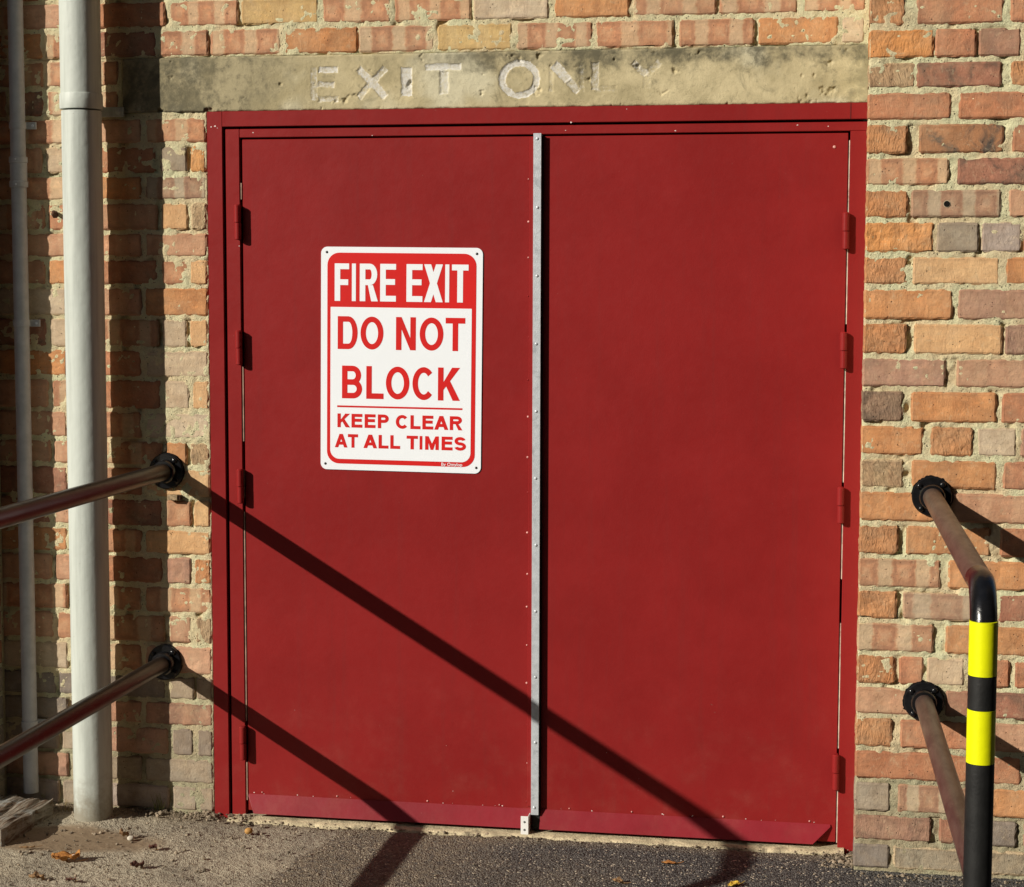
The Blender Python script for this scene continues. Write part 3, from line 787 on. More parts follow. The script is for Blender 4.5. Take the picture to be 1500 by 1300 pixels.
# ------------------------------------------------------------------ unseen buildings added around the camera to block sky light
YB = mat_simple('blocker_brick', (0.085, 0.06, 0.048), 0.9, 0, 0.2, 0.35, 3)
YR = mat_simple('slate_roof', (0.05, 0.05, 0.055), 0.7, 0, 0.3, 0.3, 4)
YG = mat_simple('window_glass', (0.02, 0.022, 0.025), 0.1, 0, 0.5, 0.1, 2)
YF = mat_simple('window_frame_paint', (0.3, 0.3, 0.28), 0.5)
def add_sky_blocker(label, x0, x1, y0, y1, h, axis):
    t = thing('sky_blocker', label, 'sky blocker', (0, 0, 0))
    box('wall', x0, x1, y0, y1, -0.05, h, YB, t)
    bm = bmesh.new()
    e = 0.25
    if axis == 'x':
        ym = (y0+y1)/2
        P = [(x0-e, y0-e, h), (x1+e, y0-e, h), (x1+e, y1+e, h), (x0-e, y1+e, h), (x0-e, ym, h+1.4), (x1+e, ym, h+1.4)]
        Fc = [(0, 1, 5, 4), (2, 3, 4, 5), (0, 4, 3), (1, 2, 5), (0, 3, 2, 1)]
        wins = [(x, y1) for x in np.arange(x0+1.5, x1-1.0, 3.2)]
    else:
        xm = (x0+x1)/2
        P = [(x0-e, y0-e, h), (x1+e, y0-e, h), (x1+e, y1+e, h), (x0-e, y1+e, h), (xm, y0-e, h+1.4), (xm, y1+e, h+1.4)]
        Fc = [(0, 1, 4), (2, 3, 5), (1, 2, 5, 4), (3, 0, 4, 5), (0, 3, 2, 1)]
        wins = [(x0, y) for y in np.arange(y0+1.5, y1-1.0, 3.2)]
    mesh_obj('roof', P, Fc, YR, t)
    for a, b in wins:
        for z in (1.0, 4.0, 7.0, 10.0):
            if z+1.4 > h: continue
            if axis == 'x':
                w = box('window', a, a+1.2, b+0.003, b+0.05, z, z+1.4, YF, t)
                box('pane', a+0.07, a+1.13, b+0.0505, b+0.055, z+0.07, z+1.33, YG, w)
            else:
                w = box('window', a-0.05, a-0.003, b, b+1.2, z, z+1.4, YF, t)
                box('pane', a-0.055, a-0.0505, b+0.07, b+1.13, z+0.07, z+1.33, YG, w)
add_sky_blocker('unseen dark brick building added across the yard to block sky light', -2.4, 18.0, -15.5, -8.5, 14.5, 'x')
add_sky_blocker('unseen dark brick wing added on the right to block sky light', 7.0, 12.0, -8.3, 1.5, 12.5, 'y')
add_sky_blocker('unseen dark brick block added on the left to block sky light', -9.0, -5.6, -2.6, 6.0, 12.0, 'n')
add_sky_blocker('unseen low dark brick shed added under the sun to block low sky', -27.0, -14.0, -27.0, -17.0, 6.2, 'x')
# ------------------------------------------------------------------ red double door
door = thing('double_door', 'closed red steel double door with grey meeting strip, below the concrete lintel', 'door', (0, 0, 0))
fr = bmesh.new()
add_box(fr, 0.0, 0.0435, -0.004, 0.09, -0.01, 1.9963, 0.0012)
add_box(fr, 0.0437, 1.8060, -0.0043, 0.09, 1.9545, 1.9965, 0.0012)
frame = bm_obj('door_frame', fr, RED, door)
fr = bmesh.new()
add_box(fr, 0.0504, 0.0910, 0.002, 0.085, -0.008, 1.948, 0.0015)
add_box(fr, 0.0912, 1.8060, 0.0023, 0.085, 1.9245, 1.948, 0.0015)
add_box(fr, 1.7575, 1.8058, -0.0005, 0.085, -0.012, 1.9243, 0.0015)
bm_obj('inner_frame', fr, RED, frame)
fr = bmesh.new()
add_box(fr, 0.044, 1.79, 0.05, 0.088, 0.0, 1.954)
bm_obj('rebate', fr, mat_simple('rebate_paint', (0.05, 0.006, 0.006), 0.6), frame)
# thin cream and brown strips set in the leaf gaps
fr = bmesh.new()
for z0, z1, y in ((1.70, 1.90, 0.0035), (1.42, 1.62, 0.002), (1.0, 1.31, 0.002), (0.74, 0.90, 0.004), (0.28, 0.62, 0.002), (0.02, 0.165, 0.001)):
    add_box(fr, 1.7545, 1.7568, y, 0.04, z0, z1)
bm_obj('pale_edge', fr, CREAM, frame)
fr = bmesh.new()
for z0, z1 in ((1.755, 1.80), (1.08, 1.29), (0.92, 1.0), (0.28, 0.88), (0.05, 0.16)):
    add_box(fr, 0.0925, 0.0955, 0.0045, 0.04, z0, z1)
bm_obj('pale_edge', fr, mat_simple('brown_edge', (0.34, 0.22, 0.16), 0.7, 0, 0.3, 0.35, 30), frame)

def hinge(parent, x, zc, flip):
    bm = bmesh.new()
    y = -0.0115
    h = 0.048
    add_lathe(bm, [(0.0072, -h), (0.0090, -h+0.002), (0.0090, -0.0016), (0.0070, -0.0012)], (x, y, zc), (0, 0, 1), 16)
    add_lathe(bm, [(0.0078, 0.0), (0.0093, 0.0006), (0.0093, h-0.002), (0.006, h+0.001)], (x-0.001, y, zc), (0, 0, 1), 16)
    add_box(bm, x-0.004, x+0.004, y, 0.02, zc-h, zc+h)
    o = bm_obj('hinge', bm, RED, parent)
    return smooth_by_angle(o, 40)

def leaf(x0, x1, label):
    bm = bmesh.new(); add_box(bm, x0, x1, 0.006, 0.046, 0.020, 1.9195, 0.0015)
    o = bm_obj('door_leaf', bm, RED, door); o['label'] = label
    return o
leafL = leaf(0.0975, 0.9195, 'left leaf carrying the fire exit sign')
leafR = leaf(0.9435, 1.7525, 'plain right leaf')
for z in (1.691, 1.343, 0.954, 0.219): hinge(leafL, 0.0885, z, 1)
for z in (1.664, 1.351, 0.940, 0.217): hinge(leafR, 1.7505, z, -1)
# folded flange on the left leaf's closing edge, with its rivets
box('folded_edge', 0.9065, 0.9188, 0.002, 0.0062, 0.075, 1.9185, RED, leafL, 0.001)
RIV = mat_simple('chipped_rivet_paint', alb(214, 150, 136), 0.35, 0, 0.5, 0.4, 180)
for i in range(17):
    z = 1.80 - i*0.1065
    bm = bmesh.new()
    r = R.uniform(0.0022, 0.0036)
    add_lathe(bm, [(r, 0), (r*0.9, 0.0010), (r*0.5, 0.0020), (r*0.1, 0.0023)], (0.9045+R.uniform(-.0012, .0012), 0.006, z+R.uniform(-.01, .01)), (0, -1, 0), 8)
    bm_obj('rivet', bm, RIV if R.random() < 0.6 else RED, leafL, True)

def kick(x0, x1, cl, cr, parent):
    zt, zb, yt, yb = 0.069, 0.0190, 0.0035, -0.021
    F = [(x0, yt, zt), (x1, yt, zt), (x1, yt+(yb-yt)*0.12, zt-0.0065), (x1-cr, yb, zb), (x0+cl, yb, zb), (x0, yt+(yb-yt)*(0.12 if cl else 1), zt-0.0065 if cl else zb)]
    V = F + [(a, b+0.002, c-0.0008) for a, b, c in F]
    n = 6
    faces = [tuple(range(n))[::-1], tuple(range(n, 2*n))] + [(i, (i+1) % n, (i+1) % n+n, i+n) for i in range(n)]
    o = mesh_obj('kick_plate', V, faces, REDKICK, parent)
    bm = bmesh.new(); bm.from_mesh(o.data); bmesh.ops.recalc_face_normals(bm, faces=bm.faces); bm.to_mesh(o.data); bm.free()
    for i in range(4):
        bm = bmesh.new(); x = x0+0.05+(x1-x0-0.12)*i/3+R.uniform(-.03, .03); r = R.uniform(0.0016, 0.0030)
        add_lathe(bm, [(r, 0), (r*0.9, 0.001), (r*0.5, 0.002), (0.0003, 0.0024)], (x, 0.0055, 0.0745), (0, -1, 0.1), 8)
        bm_obj('rivet', bm, RIV, o, True)
    return o
kick(0.0990, 0.9185, 0.022, 0.0, leafL)
kick(0.9445, 1.7380, 0.0, 0.046, leafR)

# galvanised meeting strip
ms = bmesh.new()
add_box(ms, 0.9197, 0.9412, -0.013, -0.0105, 0.056, 1.9265, 0.0006)
add_box(ms, 0.9197, 0.9218, -0.0104, 0.006, 0.056, 1.9265)
strip = bm_obj('meeting_strip', ms, GALV, door)
box('rubber_seal', 0.9225, 0.9432, -0.003, 0.04, 0.014, 1.922, BLACKM, strip)
for i in range(11):
    bm = bmesh.new(); z = 1.912 - i*0.1835
    add_lathe(bm, [(0.0042, 0), (0.0038, 0.0012), (0.0015, 0.002)], (0.9305+R.uniform(-.0015, .0015), -0.013, z), (0, -1, 0), 10)
    bm_obj('screw', bm, GALV, strip, True)
bp_ = bmesh.new()
add_box(bp_, 0.8955, 0.9168, -0.0375, -0.0350, 0.004, 0.058, 0.0005)
add_box(bp_, 0.9145, 0.9168, -0.0349, 0.006, 0.004, 0.058)
plate = bm_obj('bolt_plate', bp_, WHITEPL, door)
for z in (0.042, 0.020):
    bm = bmesh.new(); add_lathe(bm, [(0.0034, 0), (0.003, 0.0008), (0.001, 0.001)], (0.906, -0.0375, z), (0, -1, 0), 10)
    bm_obj('screw', bm, mat_simple('grey_screw', (0.25, 0.25, 0.25), 0.4, 0.5), plate)
# door stud near the head of the right leaf
bm = bmesh.new(); add_lathe(bm, [(0.0042, 0), (0.0036, 0.001), (0.001, 0.002)], (1.7165, 0.006, 1.8835), (0, -1, 0), 12)
bm_obj('rivet', bm, RIV, leafR, True)
# paint splinter at the mitre
box('mitre_joint', 1.7565, 1.7578, -0.0052, 0.01, 1.9550, 1.9960, mat_simple('open_joint', (0.03, 0.005, 0.005), 0.8), frame)

# flakes where the red paint has chipped to primer, plus glints painted at the hinges
def flake(parent, x, y, z, r, seed):
    rq = random.Random(seed); n = 7
    V = [(x+r*rq.uniform(0.4, 1.2)*math.cos(6.283*i/n), y, z+0.7*r*rq.uniform(0.4, 1.2)*math.sin(6.283*i/n)) for i in range(n)]
    V += [(a_, y+0.0012, c_) for a_, _, c_ in V]
    mesh_obj('chip_and_glint', V, [tuple(range(n))[::-1]]+[(i, (i+1) % n, n+(i+1) % n, n+i) for i in range(n)], CHIP_GLINT, parent)
CHIP_GLINT = mat_simple('primer_and_glint', alb(226, 200, 186), 0.6, 0, 0.3, 0.25, 200)
for k, (x, y, z, r) in enumerate(((0.012, -0.0049, 1.9545, 0.0026), (0.024, -0.0049, 1.9562, 0.0034), (0.030, -0.0046, 1.951, 0.0016), (0.131, 0.0017, 1.938, 0.0024),
        (0.470, 0.0017, 1.9265, 0.0018), (1.005, 0.0017, 1.934, 0.0022), (1.02, -0.0049, 1.9548, 0.003), (1.30, 0.0017, 1.930, 0.0030), (1.62, 0.0017, 1.941, 0.0026), (1.70, 0.0017, 1.937, 0.002), (1.17, -0.0049, 1.988, 0.0016))):
    flake(frame, x, y, z, r, 50+k)
for k in range(26):
    lf = leafL if k % 2 else leafR
    x = R.uniform(0.11, 0.9) if k % 2 else R.uniform(0.96, 1.73)
    z = 0.0715+R.uniform(-0.0015, 0.0015) if k < 20 else R.uniform(0.1, 0.5)
    flake(lf, x, 0.0054, z, R.uniform(0.0008, 0.0026) if k < 20 else R.uniform(0.0006, 0.0014), 200+k)
for k, z in enumerate((1.664, 1.627, 1.343, 1.318, 0.954, 0.925, 0.219, 0.195)):  # pale flecks painted as the glints on the left hinges
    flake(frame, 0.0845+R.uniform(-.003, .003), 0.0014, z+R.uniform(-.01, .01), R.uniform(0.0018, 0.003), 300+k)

# sill
V, F = [], []
nx = 200
rr = np.random.default_rng(5)
xs = np.linspace(0.05, 1.775, nx)
fy = -0.050 + 0.012*fbm(xs*9, xs*0, 3, 4)
prof = [lambda i: (0.06, 0.0075), lambda i: (-0.01, 0.0078), lambda i: (fy[i]+0.006, 0.0070), lambda i: (fy[i], 0.002), lambda i: (fy[i]-0.002, -0.05)]
for i in range(nx):
    for p in prof:
        y, z = p(i); V.append((xs[i], y, z + 0.0015*float(vnoise(np.array(xs[i]*40), np.array(y*40), 4))))
m = len(prof)
F = [(i*m+j, (i+1)*m+j, (i+1)*m+j+1, i*m+j+1) for i in range(nx-1) for j in range(m-1)]
sill = mesh_obj('door_sill', V, F, SILL, None, True)
tag(sill, 'narrow pale concrete door sill showing under the red double door', 'door sill')

# ------------------------------------------------------------------ sign
SWID, SHGT = 0.4555, 0.618
sign = thing('safety_sign', 'white and red fire exit sign screwed to the left door leaf', 'sign', (0.5485, 0.0052, 1.3133))
sign.rotation_euler = (0, math.radians(0.5), 0)
def rrect(x0, x1, z0, z1, r, n=8, rb=None):
    rb = r if rb is None else rb
    pts = []
    for cx, cz, a0, q in ((x1-r, z1-r, 0, r), (x0+r, z1-r, 90, r), (x0+rb, z0+rb, 180, rb), (x1-rb, z0+rb, 270, rb)):
        for k in range(n+1):
            a = math.radians(a0+90*k/n)
            pts.append((cx+q*math.cos(a), cz+q*math.sin(a)))
    return pts
def slab(name, pts, y0, y1, mat, parent, bev=0.0):
    bm = bmesh.new()
    f = bm.faces.new([bm.verts.new((x, y0, z)) for x, z in pts])
    e = bmesh.ops.extrude_face_region(bm, geom=[f])
    bmesh.ops.translate(bm, verts=[v for v in e['geom'] if isinstance(v, bmesh.types.BMVert)], vec=(0, y1-y0, 0))
    return bm_obj(name, bm, mat, parent)
U = lambda u: (u-0.5)*SWID
Vv = lambda v: (0.5-v)*SHGT
slab('panel', rrect(U(0), U(1), Vv(1), Vv(0), 0.018), 0.0, -0.0022, WHITE, sign)
border = slab('border', rrect(U(.040), U(.962), Vv(.972), Vv(.026), 0.034), -0.0024, -0.0027, SIGNRED, sign)
slab('face', rrect(U(.061), U(.936), Vv(.951), Vv(.268), 0.0012, 8, 0.026), -0.0028, -0.0031, WHITE, sign)
def text(txt, u0, u1, v0, v1, y, mat, bold, name='lettering', cap=True):
    cu = bpy.data.curves.new('tx', 'FONT'); cu.body = txt; cu.size = 1.0
    cu.offset = bold; cu.resolution_u = 6; cu.fill_mode = 'FRONT'; cu.extrude = 0.0
    ob = bpy.data.objects.new('tx', cu); C.objects.link(ob)
    dg = bpy.context.evaluated_depsgraph_get()
    me = bpy.data.meshes.new_from_object(ob.evaluated_get(dg))
    bpy.data.objects.remove(ob)
    co = np.empty(len(me.vertices)*3); me.vertices.foreach_get('co', co); co = co.reshape(-1, 3)
    a, b = co[:, 0].min(), co[:, 0].max(); c, d = co[:, 1].min(), co[:, 1].max()
    X = U(u0)+(co[:, 0]-a)/(b-a)*(U(u1)-U(u0)); Z = Vv(v1)+(co[:, 1]-c)/(d-c)*(Vv(v0)-Vv(v1))
    me.vertices.foreach_set('co', np.stack([X, np.full(len(X), y), Z], -1).ravel())
    me.flip_normals() if False else None
    me.materials.clear(); me.materials.append(mat); me.update()
    return link(bpy.data.objects.new(name, me), sign)
ADV = dict(F=(.61, .07, .03), I=(.28, .07, .07), R=(.72, .07, .01), E=(.67, .07, .045), X=(.667, .01, .01), T=(.61, .02, .02), D=(.722, .07, .045),
           O=(.778, .042, .042), N=(.722, .07, .07), B=(.722, .073, .05), L=(.611, .073, .025), C=(.722, .047, .04), K=(.722, .073, .005),
           P=(.667, .073, .04), A=(.722, .005, .005), M=(.833, .07, .07), S=(.667, .038, .038))
def glyph(ch, x0, x1, z0, z1, s, t):
    P = []; w, h = x1-x0, z1-z0; xm = (x0+x1)/2
    rect = lambda a, b, c, d: P.append([(a, c), (b, c), (b, d), (a, d)])
    def arc(cx, cz, rx, rz, a0, a1, n=14):
        for k in range(n):
            q = []
            for a in (a0+(a1-a0)*k/n, a0+(a1-a0)*(k+1)/n):
                a = math.radians(a); q.append((math.cos(a), math.sin(a)))
            P.append([(cx+rx*q[0][0], cz+rz*q[0][1]), (cx+rx*q[1][0], cz+rz*q[1][1]),
                      (cx+(rx-s)*q[1][0], cz+(rz-t)*q[1][1]), (cx+(rx-s)*q[0][0], cz+(rz-t)*q[0][1])])
    def bowl(za, zb, xr):
        rz = (zb-za)/2; rx = min((xr-x0-s)*0.62, rz*1.25); cx = xr-rx
        rect(x0+s, cx, zb-t, zb); rect(x0+s, cx, za, za+t); arc(cx, (za+zb)/2, rx, rz, 90, -90, 12)
    if ch in 'FREDBLKPNM': rect(x0, x0+s, z0, z1)
    if ch == 'I': rect(x0, x1, z0, z1)
    if ch in 'FE':
        rect(x0+s, x1, z1-t, z1); zc = z0+h*(.47 if ch == 'F' else .49)
        rect(x0+s, x1-w*.06, zc-t*.3, zc+t*.7)
        if ch == 'E': rect(x0+s, x1, z0, z0+t)
    if ch == 'L': rect(x0+s, x1, z0, z0+t)
    if ch == 'T': rect(x0, x1, z1-t, z1); rect(xm-s/2, xm+s/2, z0, z1-t)
    if ch == 'D': bowl(z0, z1, x1)
    if ch == 'P': bowl(z0+h*.39, z1, x1)
    if ch == 'B':
        bowl(z0, z0+h*.50+t/2, x1); n_ = len(P)
        bowl(z0+h*.50-t/2, z1, x1-w*.05); P[n_:] = [('back', q) for q in P[n_:]]
    if ch == 'R':
        bowl(z0+h*.43, z1, x1-w*.04); zl = z0+h*.43; a = x0+w*.45
        P.append([(a, zl), (a+s*.9, zl), (x1, z0), (x1-s*1.2, z0)])
    if ch == 'O': arc(xm, (z0+z1)/2, w/2, h/2, 0, 360, 40)
    if ch == 'C': arc(xm+w*.02, (z0+z1)/2, w*.52, h/2, 42, 318, 32)
    if ch == 'S':
        r = (h+t)/4
        arc(xm, z1-r, w*.48, r, 18, 270, 22); arc(xm, z0+r, w*.5, r, 90, -162, 22)
    if ch == 'X':
        k = s*1.22
        P.append([(x0, z0), (x0+k, z0), (x1, z1), (x1-k, z1)])
        zc = (z0+z1)/2; g = lambda zz: (x0+(x1-k-x0)*(zz-z0)/h)
        P.append([(x0, z1), (xm-k*.5, zc), (xm, zc+k*.5*h/(w-k)), (x0+k, z1)])
        P.append([(x1, z0), (xm+k*.5, zc), (xm, zc-k*.5*h/(w-k)), (x1-k, z0)])
    if ch == 'N':
        rect(x1-s, x1, z0, z1); d = s*h/(w-s)*0.95
        P.append([(x0+s, z1), (x0+s, z1-d), (x1-s, z0), (x1-s, z0+d)])
    if ch == 'M':
        rect(x1-s, x1, z0, z1); d = s*1.9
        P.append([(x0+s, z1), (x0+s, z1-d), (xm-s*.4, z0), (xm, z0), (xm, z0+d*.95)])
        P.append([(x1-s, z1), (x1-s, z1-d), (xm+s*.4, z0), (xm, z0), (xm, z0+d*.95)])
    if ch == 'K':
        a = z0+h*.32; b = z0+h*.56
        P.append([(x0+s, a), (x1, z1), (x1-s*1.45, z1), (x0+s, b)])
        f = lambda q: (x0+s+(x1-x0-s)*q, a+(z1-a)*q)
        P.append([f(.16), f(.40), (x1, z0), (x1-s*1.3, z0)])
    if ch == 'A':
        k = s*1.12; ta = s*.56
        zi = z0+h*(xm-x0-k)/(xm-ta-x0)
        P.append([(x0, z0), (x0+k, z0), (xm, zi), (xm, z1), (xm-ta, z1)])
        P.append([(x1, z0), (x1-k, z0), (xm, zi), (xm, z1), (xm+ta, z1)])
        zb, zt_ = z0+h*.20, z0+h*.20+t
        gx = lambda zz: x0+k+(xm-x0-k)*(zz-z0)/(zi-z0)
        P.append([(gx(zb), zb), (2*xm-gx(zb), zb), (2*xm-gx(zt_), zt_), (gx(zt_), zt_)])
    return P
def word(txt, u0, u1, v0, v1, y, mat, sw):
    """letters cut to fill the box; sw = stem width as a share of the letter height"""
    first, last = ADV[txt[0]], ADV[txt[-1]]
    tot = sum(ADV[c][0] for c in txt)-first[1]-last[2]
    X0, X1, Z0, Z1 = U(u0), U(u1), Vv(v1), Vv(v0)
    k = (X1-X0)/tot; pen = X0-first[1]*k; h = Z1-Z0
    V, F = [], []
    for c in txt:
        a, l, r = ADV[c]
        for poly in glyph(c, pen+l*k, pen+(a-r)*k, Z0, Z1, sw*k*(0.715/0.715), min(sw*h*1.32, sw*k*1.0)):
            yy = y
            if poly[0] == 'back': poly, yy = poly[1], y+0.00012
            ar = sum(poly[i][0]*poly[(i+1) % len(poly)][1]-poly[(i+1) % len(poly)][0]*poly[i][1] for i in range(len(poly)))
            if ar < 0: poly = poly[::-1]
            n = len(V); V += [(px, yy, pz) for px, pz in poly]; F.append(tuple(range(n, n+len(poly))))
        pen += a*k
    return mesh_obj('lettering', V, F, mat, sign)
for t, a, b in (('FIRE', .086, .468), ('EXIT', .533, .914)): word(t, a, b, .074, .241, -0.0031, WHITE, 0.196)
for t, a, b in (('DO', .106, .392), ('NOT', .470, .897)): word(t, a, b, .309, .456, -0.0035, SIGNRED, 0.162)
word('BLOCK', .134, .868, .530, .677, -0.0035, SIGNRED, 0.162)
box('rule', U(.104), U(.884), -0.0035, -0.0032, Vv(.7175), Vv(.7095), SIGNRED, sign)
for t, a, b in (('KEEP', .106, .428), ('CLEAR', .472, .885)): word(t, a, b, .746, .808, -0.0035, SIGNRED, 0.170)
for t, a, b in (('AT', .090, .236), ('ALL', .270, .500), ('TIMES', .540, .908)): word(t, a, b, .838, .899, -0.0035, SIGNRED, 0.170)
text('By Omylop', .757, .886, .9545, .974, -0.0031, WHITE, 0.006)
for u, v in ((.036, .024), (.964, .026), (.030, .974), (.972, .974)):
    bm = bmesh.new(); add_lathe(bm, [(0.0036, 0), (0.0034, 0.0008), (0.001, 0.0014)], (U(u), -0.0022, Vv(v)), (0, -1, 0), 12)
    bm_obj('screw', bm, SCREWBLK, sign, True)

# ------------------------------------------------------------------ pipes
dp = thing('drain_pipe', 'thick cream downpipe standing proud of the brick wall', 'pipe', (-0.3277, -0.1, 0))
bm = bmesh.new()
add_lathe(bm, [(0.0545, -0.03), (0.0545, 1.993)], (0, 0, 0), (0, 0, 1), 48)
smooth_by_angle(bm_obj('lower_pipe', bm, PIPE, dp))
bm = bmesh.new()
add_lathe(bm, [(0.0555, 2.035), (0.0555, 2.85)], (0, 0, 0), (0, 0, 1), 48)
smooth_by_angle(bm_obj('upper_pipe', bm, PIPE, dp))
bm = bmesh.new()
add_lathe(bm, [(0.0535, 1.9975), (0.0575, 1.9978), (0.0585, 2.002), (0.0585, 2.036), (0.0570, 2.040), (0.0540, 2.0405)], (0, 0, 0), (0, 0, 1), 48)
col = smooth_by_angle(bm_obj('collar', bm, PIPE, dp))
bm = bmesh.new(); add_box(bm, -0.02, 0.02, 0.05, 0.105, 1.992, 2.018, 0.001); add_box(bm, -0.075, 0.085, 0.088, 0.0985, 1.985, 2.012, 0.001)
br = bm_obj('wall_bracket', bm, PIPE, dp)
bm = bmesh.new(); add_lathe(bm, [(0.008, 0), (0.008, 0.004), (0.004, 0.006)], (0.072, 0.088, 1.998), (0, -1, 0), 6); bm_obj('bolt', bm, PIPE, br)

tp = thing('conduit_pipe', 'thin grey pipe with clips in the shadow at the far left', 'pipe', (-0.548, -0.030, 0))
bm = bmesh.new(); add_lathe(bm, [(0.0212, 0.05), (0.0212, 2.85)], (0, 0, 0), (0, 0, 1), 32)
smooth_by_angle(bm_obj('tube', bm, GREYPIPE, tp))
bm = bmesh.new()
add_lathe(bm, [(0.022, 1.79), (0.0255, 1.791), (0.0262, 1.806), (0.0238, 1.808), (0.0238, 1.858), (0.0262, 1.860), (0.0255, 1.875), (0.022, 1.876)], (0, 0, 0), (0, 0, 1), 32)
cp = smooth_by_angle(bm_obj('coupling', bm, GREYPIPE, tp), 30)
for z in (1.798, 1.868):
    bm = bmesh.new(); add_lathe(bm, [(0.003, 0), (0.002, 0.002)], (0.003, -0.0262, z), (0, -1, 0), 8); bm_obj('screw', bm, GALV, cp)
for z in (1.963, 1.408, 0.252):
    bm = bmesh.new()
    add_lathe(bm, [(0.0216, -0.009), (0.0236, -0.0085), (0.0236, 0.0085), (0.0216, 0.009)], (0, 0, z), (0, 0, 1), 28)
    add_box(bm, 0.018, 0.048, 0.014, 0.0205, z-0.010, z+0.010, 0.001)
    c = smooth_by_angle(bm_obj('clip', bm, GREYPIPE, tp), 30)
    bm = bmesh.new(); add_lathe(bm, [(0.0042, 0), (0.003, 0.003)], (0.038, 0.014, z), (0, -1, 0), 8); bm_obj('screw', bm, GALV, c)

# ------------------------------------------------------------------ handrails
def flange(parent, x, y, z, splash, mat=BLACK):
    bm = bmesh.new()
    add_lathe(bm, [(0.050, 0.001), (0.0505, 0.010), (0.048, 0.0125), (0.034, 0.0135), (0.0325, 0.032), (0.0300, 0.036), (0.026, 0.0365)], (x, y, z), (0, -1, 0), 40)
    f = smooth_by_angle(bm_obj('flange', bm, mat, parent), 32)
    for k in range(4):
        a = math.radians(50+90*k)
        bm = bmesh.new(); add_lathe(bm, [(0.0075, 0.0), (0.0075, 0.004), (0.0045, 0.0065), (0.0008, 0.007)], (x+0.0408*math.cos(a), y-0.0122, z+0.0408*math.sin(a)), (0, -1, 0), 10)
        bm_obj('bolt', bm, mat, f, True)
    # brush marks of black paint carried on to the brick face round the plate
    n = 90; V = [(x, y-0.0015, z)]; V2 = []
    for i in range(n):
        a = 2*math.pi*i/n
        r = 0.0515 + splash*(max(0, R.uniform(-0.004, 0.0022)) + 0.009*max(0, float(fbm(np.array(a*5.0), np.array(x*9.0+z), 3, 3))-0.1))
        V.append((x+r*math.cos(a), y-0.0012, z+r*math.sin(a)))
    V += [(vx, y+0.012, vz) for vx, _, vz in V[1:]]
    F = [(0, 1+(i+1) % n, 1+i) for i in range(n)] + [(1+i, 1+(i+1) % n, 1+n+(i+1) % n, 1+n+i) for i in range(n)]
    mesh_obj('paint_fringe', V, F, mat, f)
    return f

def handrail(label, rails, yw, px, py, railmat, tape, splash):
    t = thing('handrail', label, 'handrail', (px, py, 0), 'pipe handrails either side of the door')
    inv = Vector((px, py, 0))
    def L(p): return Vector(p)-inv
    (x0, z0), (x1, z1) = rails
    ztop = z0-0.003
    RB, rr = 0.085, 0.0243
    ych = py+0.125
    fx = lambda y, xa: xa+(px-xa)*(yw-y)/(yw-py)
    bm = bmesh.new(); add_tube(bm, [L((x0, yw-0.004, z0)), L((fx(ych, x0), ych, ztop))], 0.0243, 28)
    smooth_by_angle(bm_obj('top_rail', bm, railmat, t), 40)
    pts = [L((fx(ych, x0), ych-0.0005, ztop))]
    for k in range(13):
        a = math.radians(90*k/12)
        pts.append(L((px, py+RB-RB*math.sin(a), ztop-RB+RB*math.cos(a))))
    pts.append(L((px, py, -0.05)))
    bm = bmesh.new(); add_tube(bm, pts, rr, 32)
    smooth_by_angle(bm_obj('post', bm, BLACK if tape else railmat, t), 40)
    bm = bmesh.new(); add_tube(bm, [L((x1, yw-0.004, z1)), L((px, py+0.02, z1-0.002))], 0.0238, 28)
    smooth_by_angle(bm_obj('lower_rail', bm, railmat, t), 40)
    for (xx, zz) in rails:
        flange(t, *L((xx, yw, zz)), splash)
    if tape:
        for (za, zb, mat, nm) in ((0.8294, 0.9277, YELLOW, 'reflective_band'), (0.7679, 0.8292, BLACKM, 'dark_band'), (0.6699, 0.7677, YELLOW, 'reflective_band'), (0.02, 0.6697, BLACKM, 'lower_sleeve')):
            bm = bmesh.new(); q = 0.0254 if mat is YELLOW else 0.0252
            add_lathe(bm, [(rr-0.001, za), (q, za+0.0003), (q, zb-0.0003), (rr-0.001, zb)], (0, 0, 0), (0, 0, 1), 40)
            smooth_by_angle(bm_obj(nm, bm, mat, t), 40)
    return t
handrail('dark brown pipe handrail on the wall beside the cream downpipe', ((-0.1313, 0.9921), (-0.1433, 0.4419)), 0.0, -0.135, -1.76, RAIL, True, 0.35)
handrail('worn pipe handrail with yellow banded post, on the brick pier', ((1.9775, 0.988), (1.9686, 0.4576)), -0.17, 2.0025, -1.6, RAILB, True, 0.8)

# ------------------------------------------------------------------ small fixings in the brickwork
bt = thing('cut_bolt', 'rusty cut bolt sticking out of the brickwork left of the thick downpipe', 'bolt', (-0.4559, 0.0, 1.7198))
bm = bmesh.new(); add_tube(bm, [(-0.008, 0.01, 0.004), (0.004, -0.012, 0), (0.014, -0.03, -0.006)], [0.005, 0.006, 0.0065], 10); bm_obj('shank', bm, RUST, bt)
bm = bmesh.new(); add_lathe(bm, [(0.0095, 0), (0.0105, 0.003), (0.0105, 0.011), (0.008, 0.013)], (0.010, -0.022, -0.004), (0.45, -0.75, -0.25), 6); bm_obj('nut', bm, RUST, bt)
st = thing('iron_stub', 'rusty square iron stub just below the upper left rail flange', 'stub', (-0.108, 0.0, 0.918))
bm = bmesh.new(); add_box(bm, -0.017, 0.013, -0.020, 0.02, -0.0075, 0.0075, 0.0012); bm_obj('bar', bm, mat_simple('pale_rust', (0.34, 0.25, 0.15), 0.85, 0, 0.2, 0.5, 90, 0.002), st)
bm = bmesh.new(); add_box(bm, 0.0131, 0.020, -0.016, 0.02, -0.0065, 0.0065, 0.001); bm_obj('broken_end', bm, RUST, st)
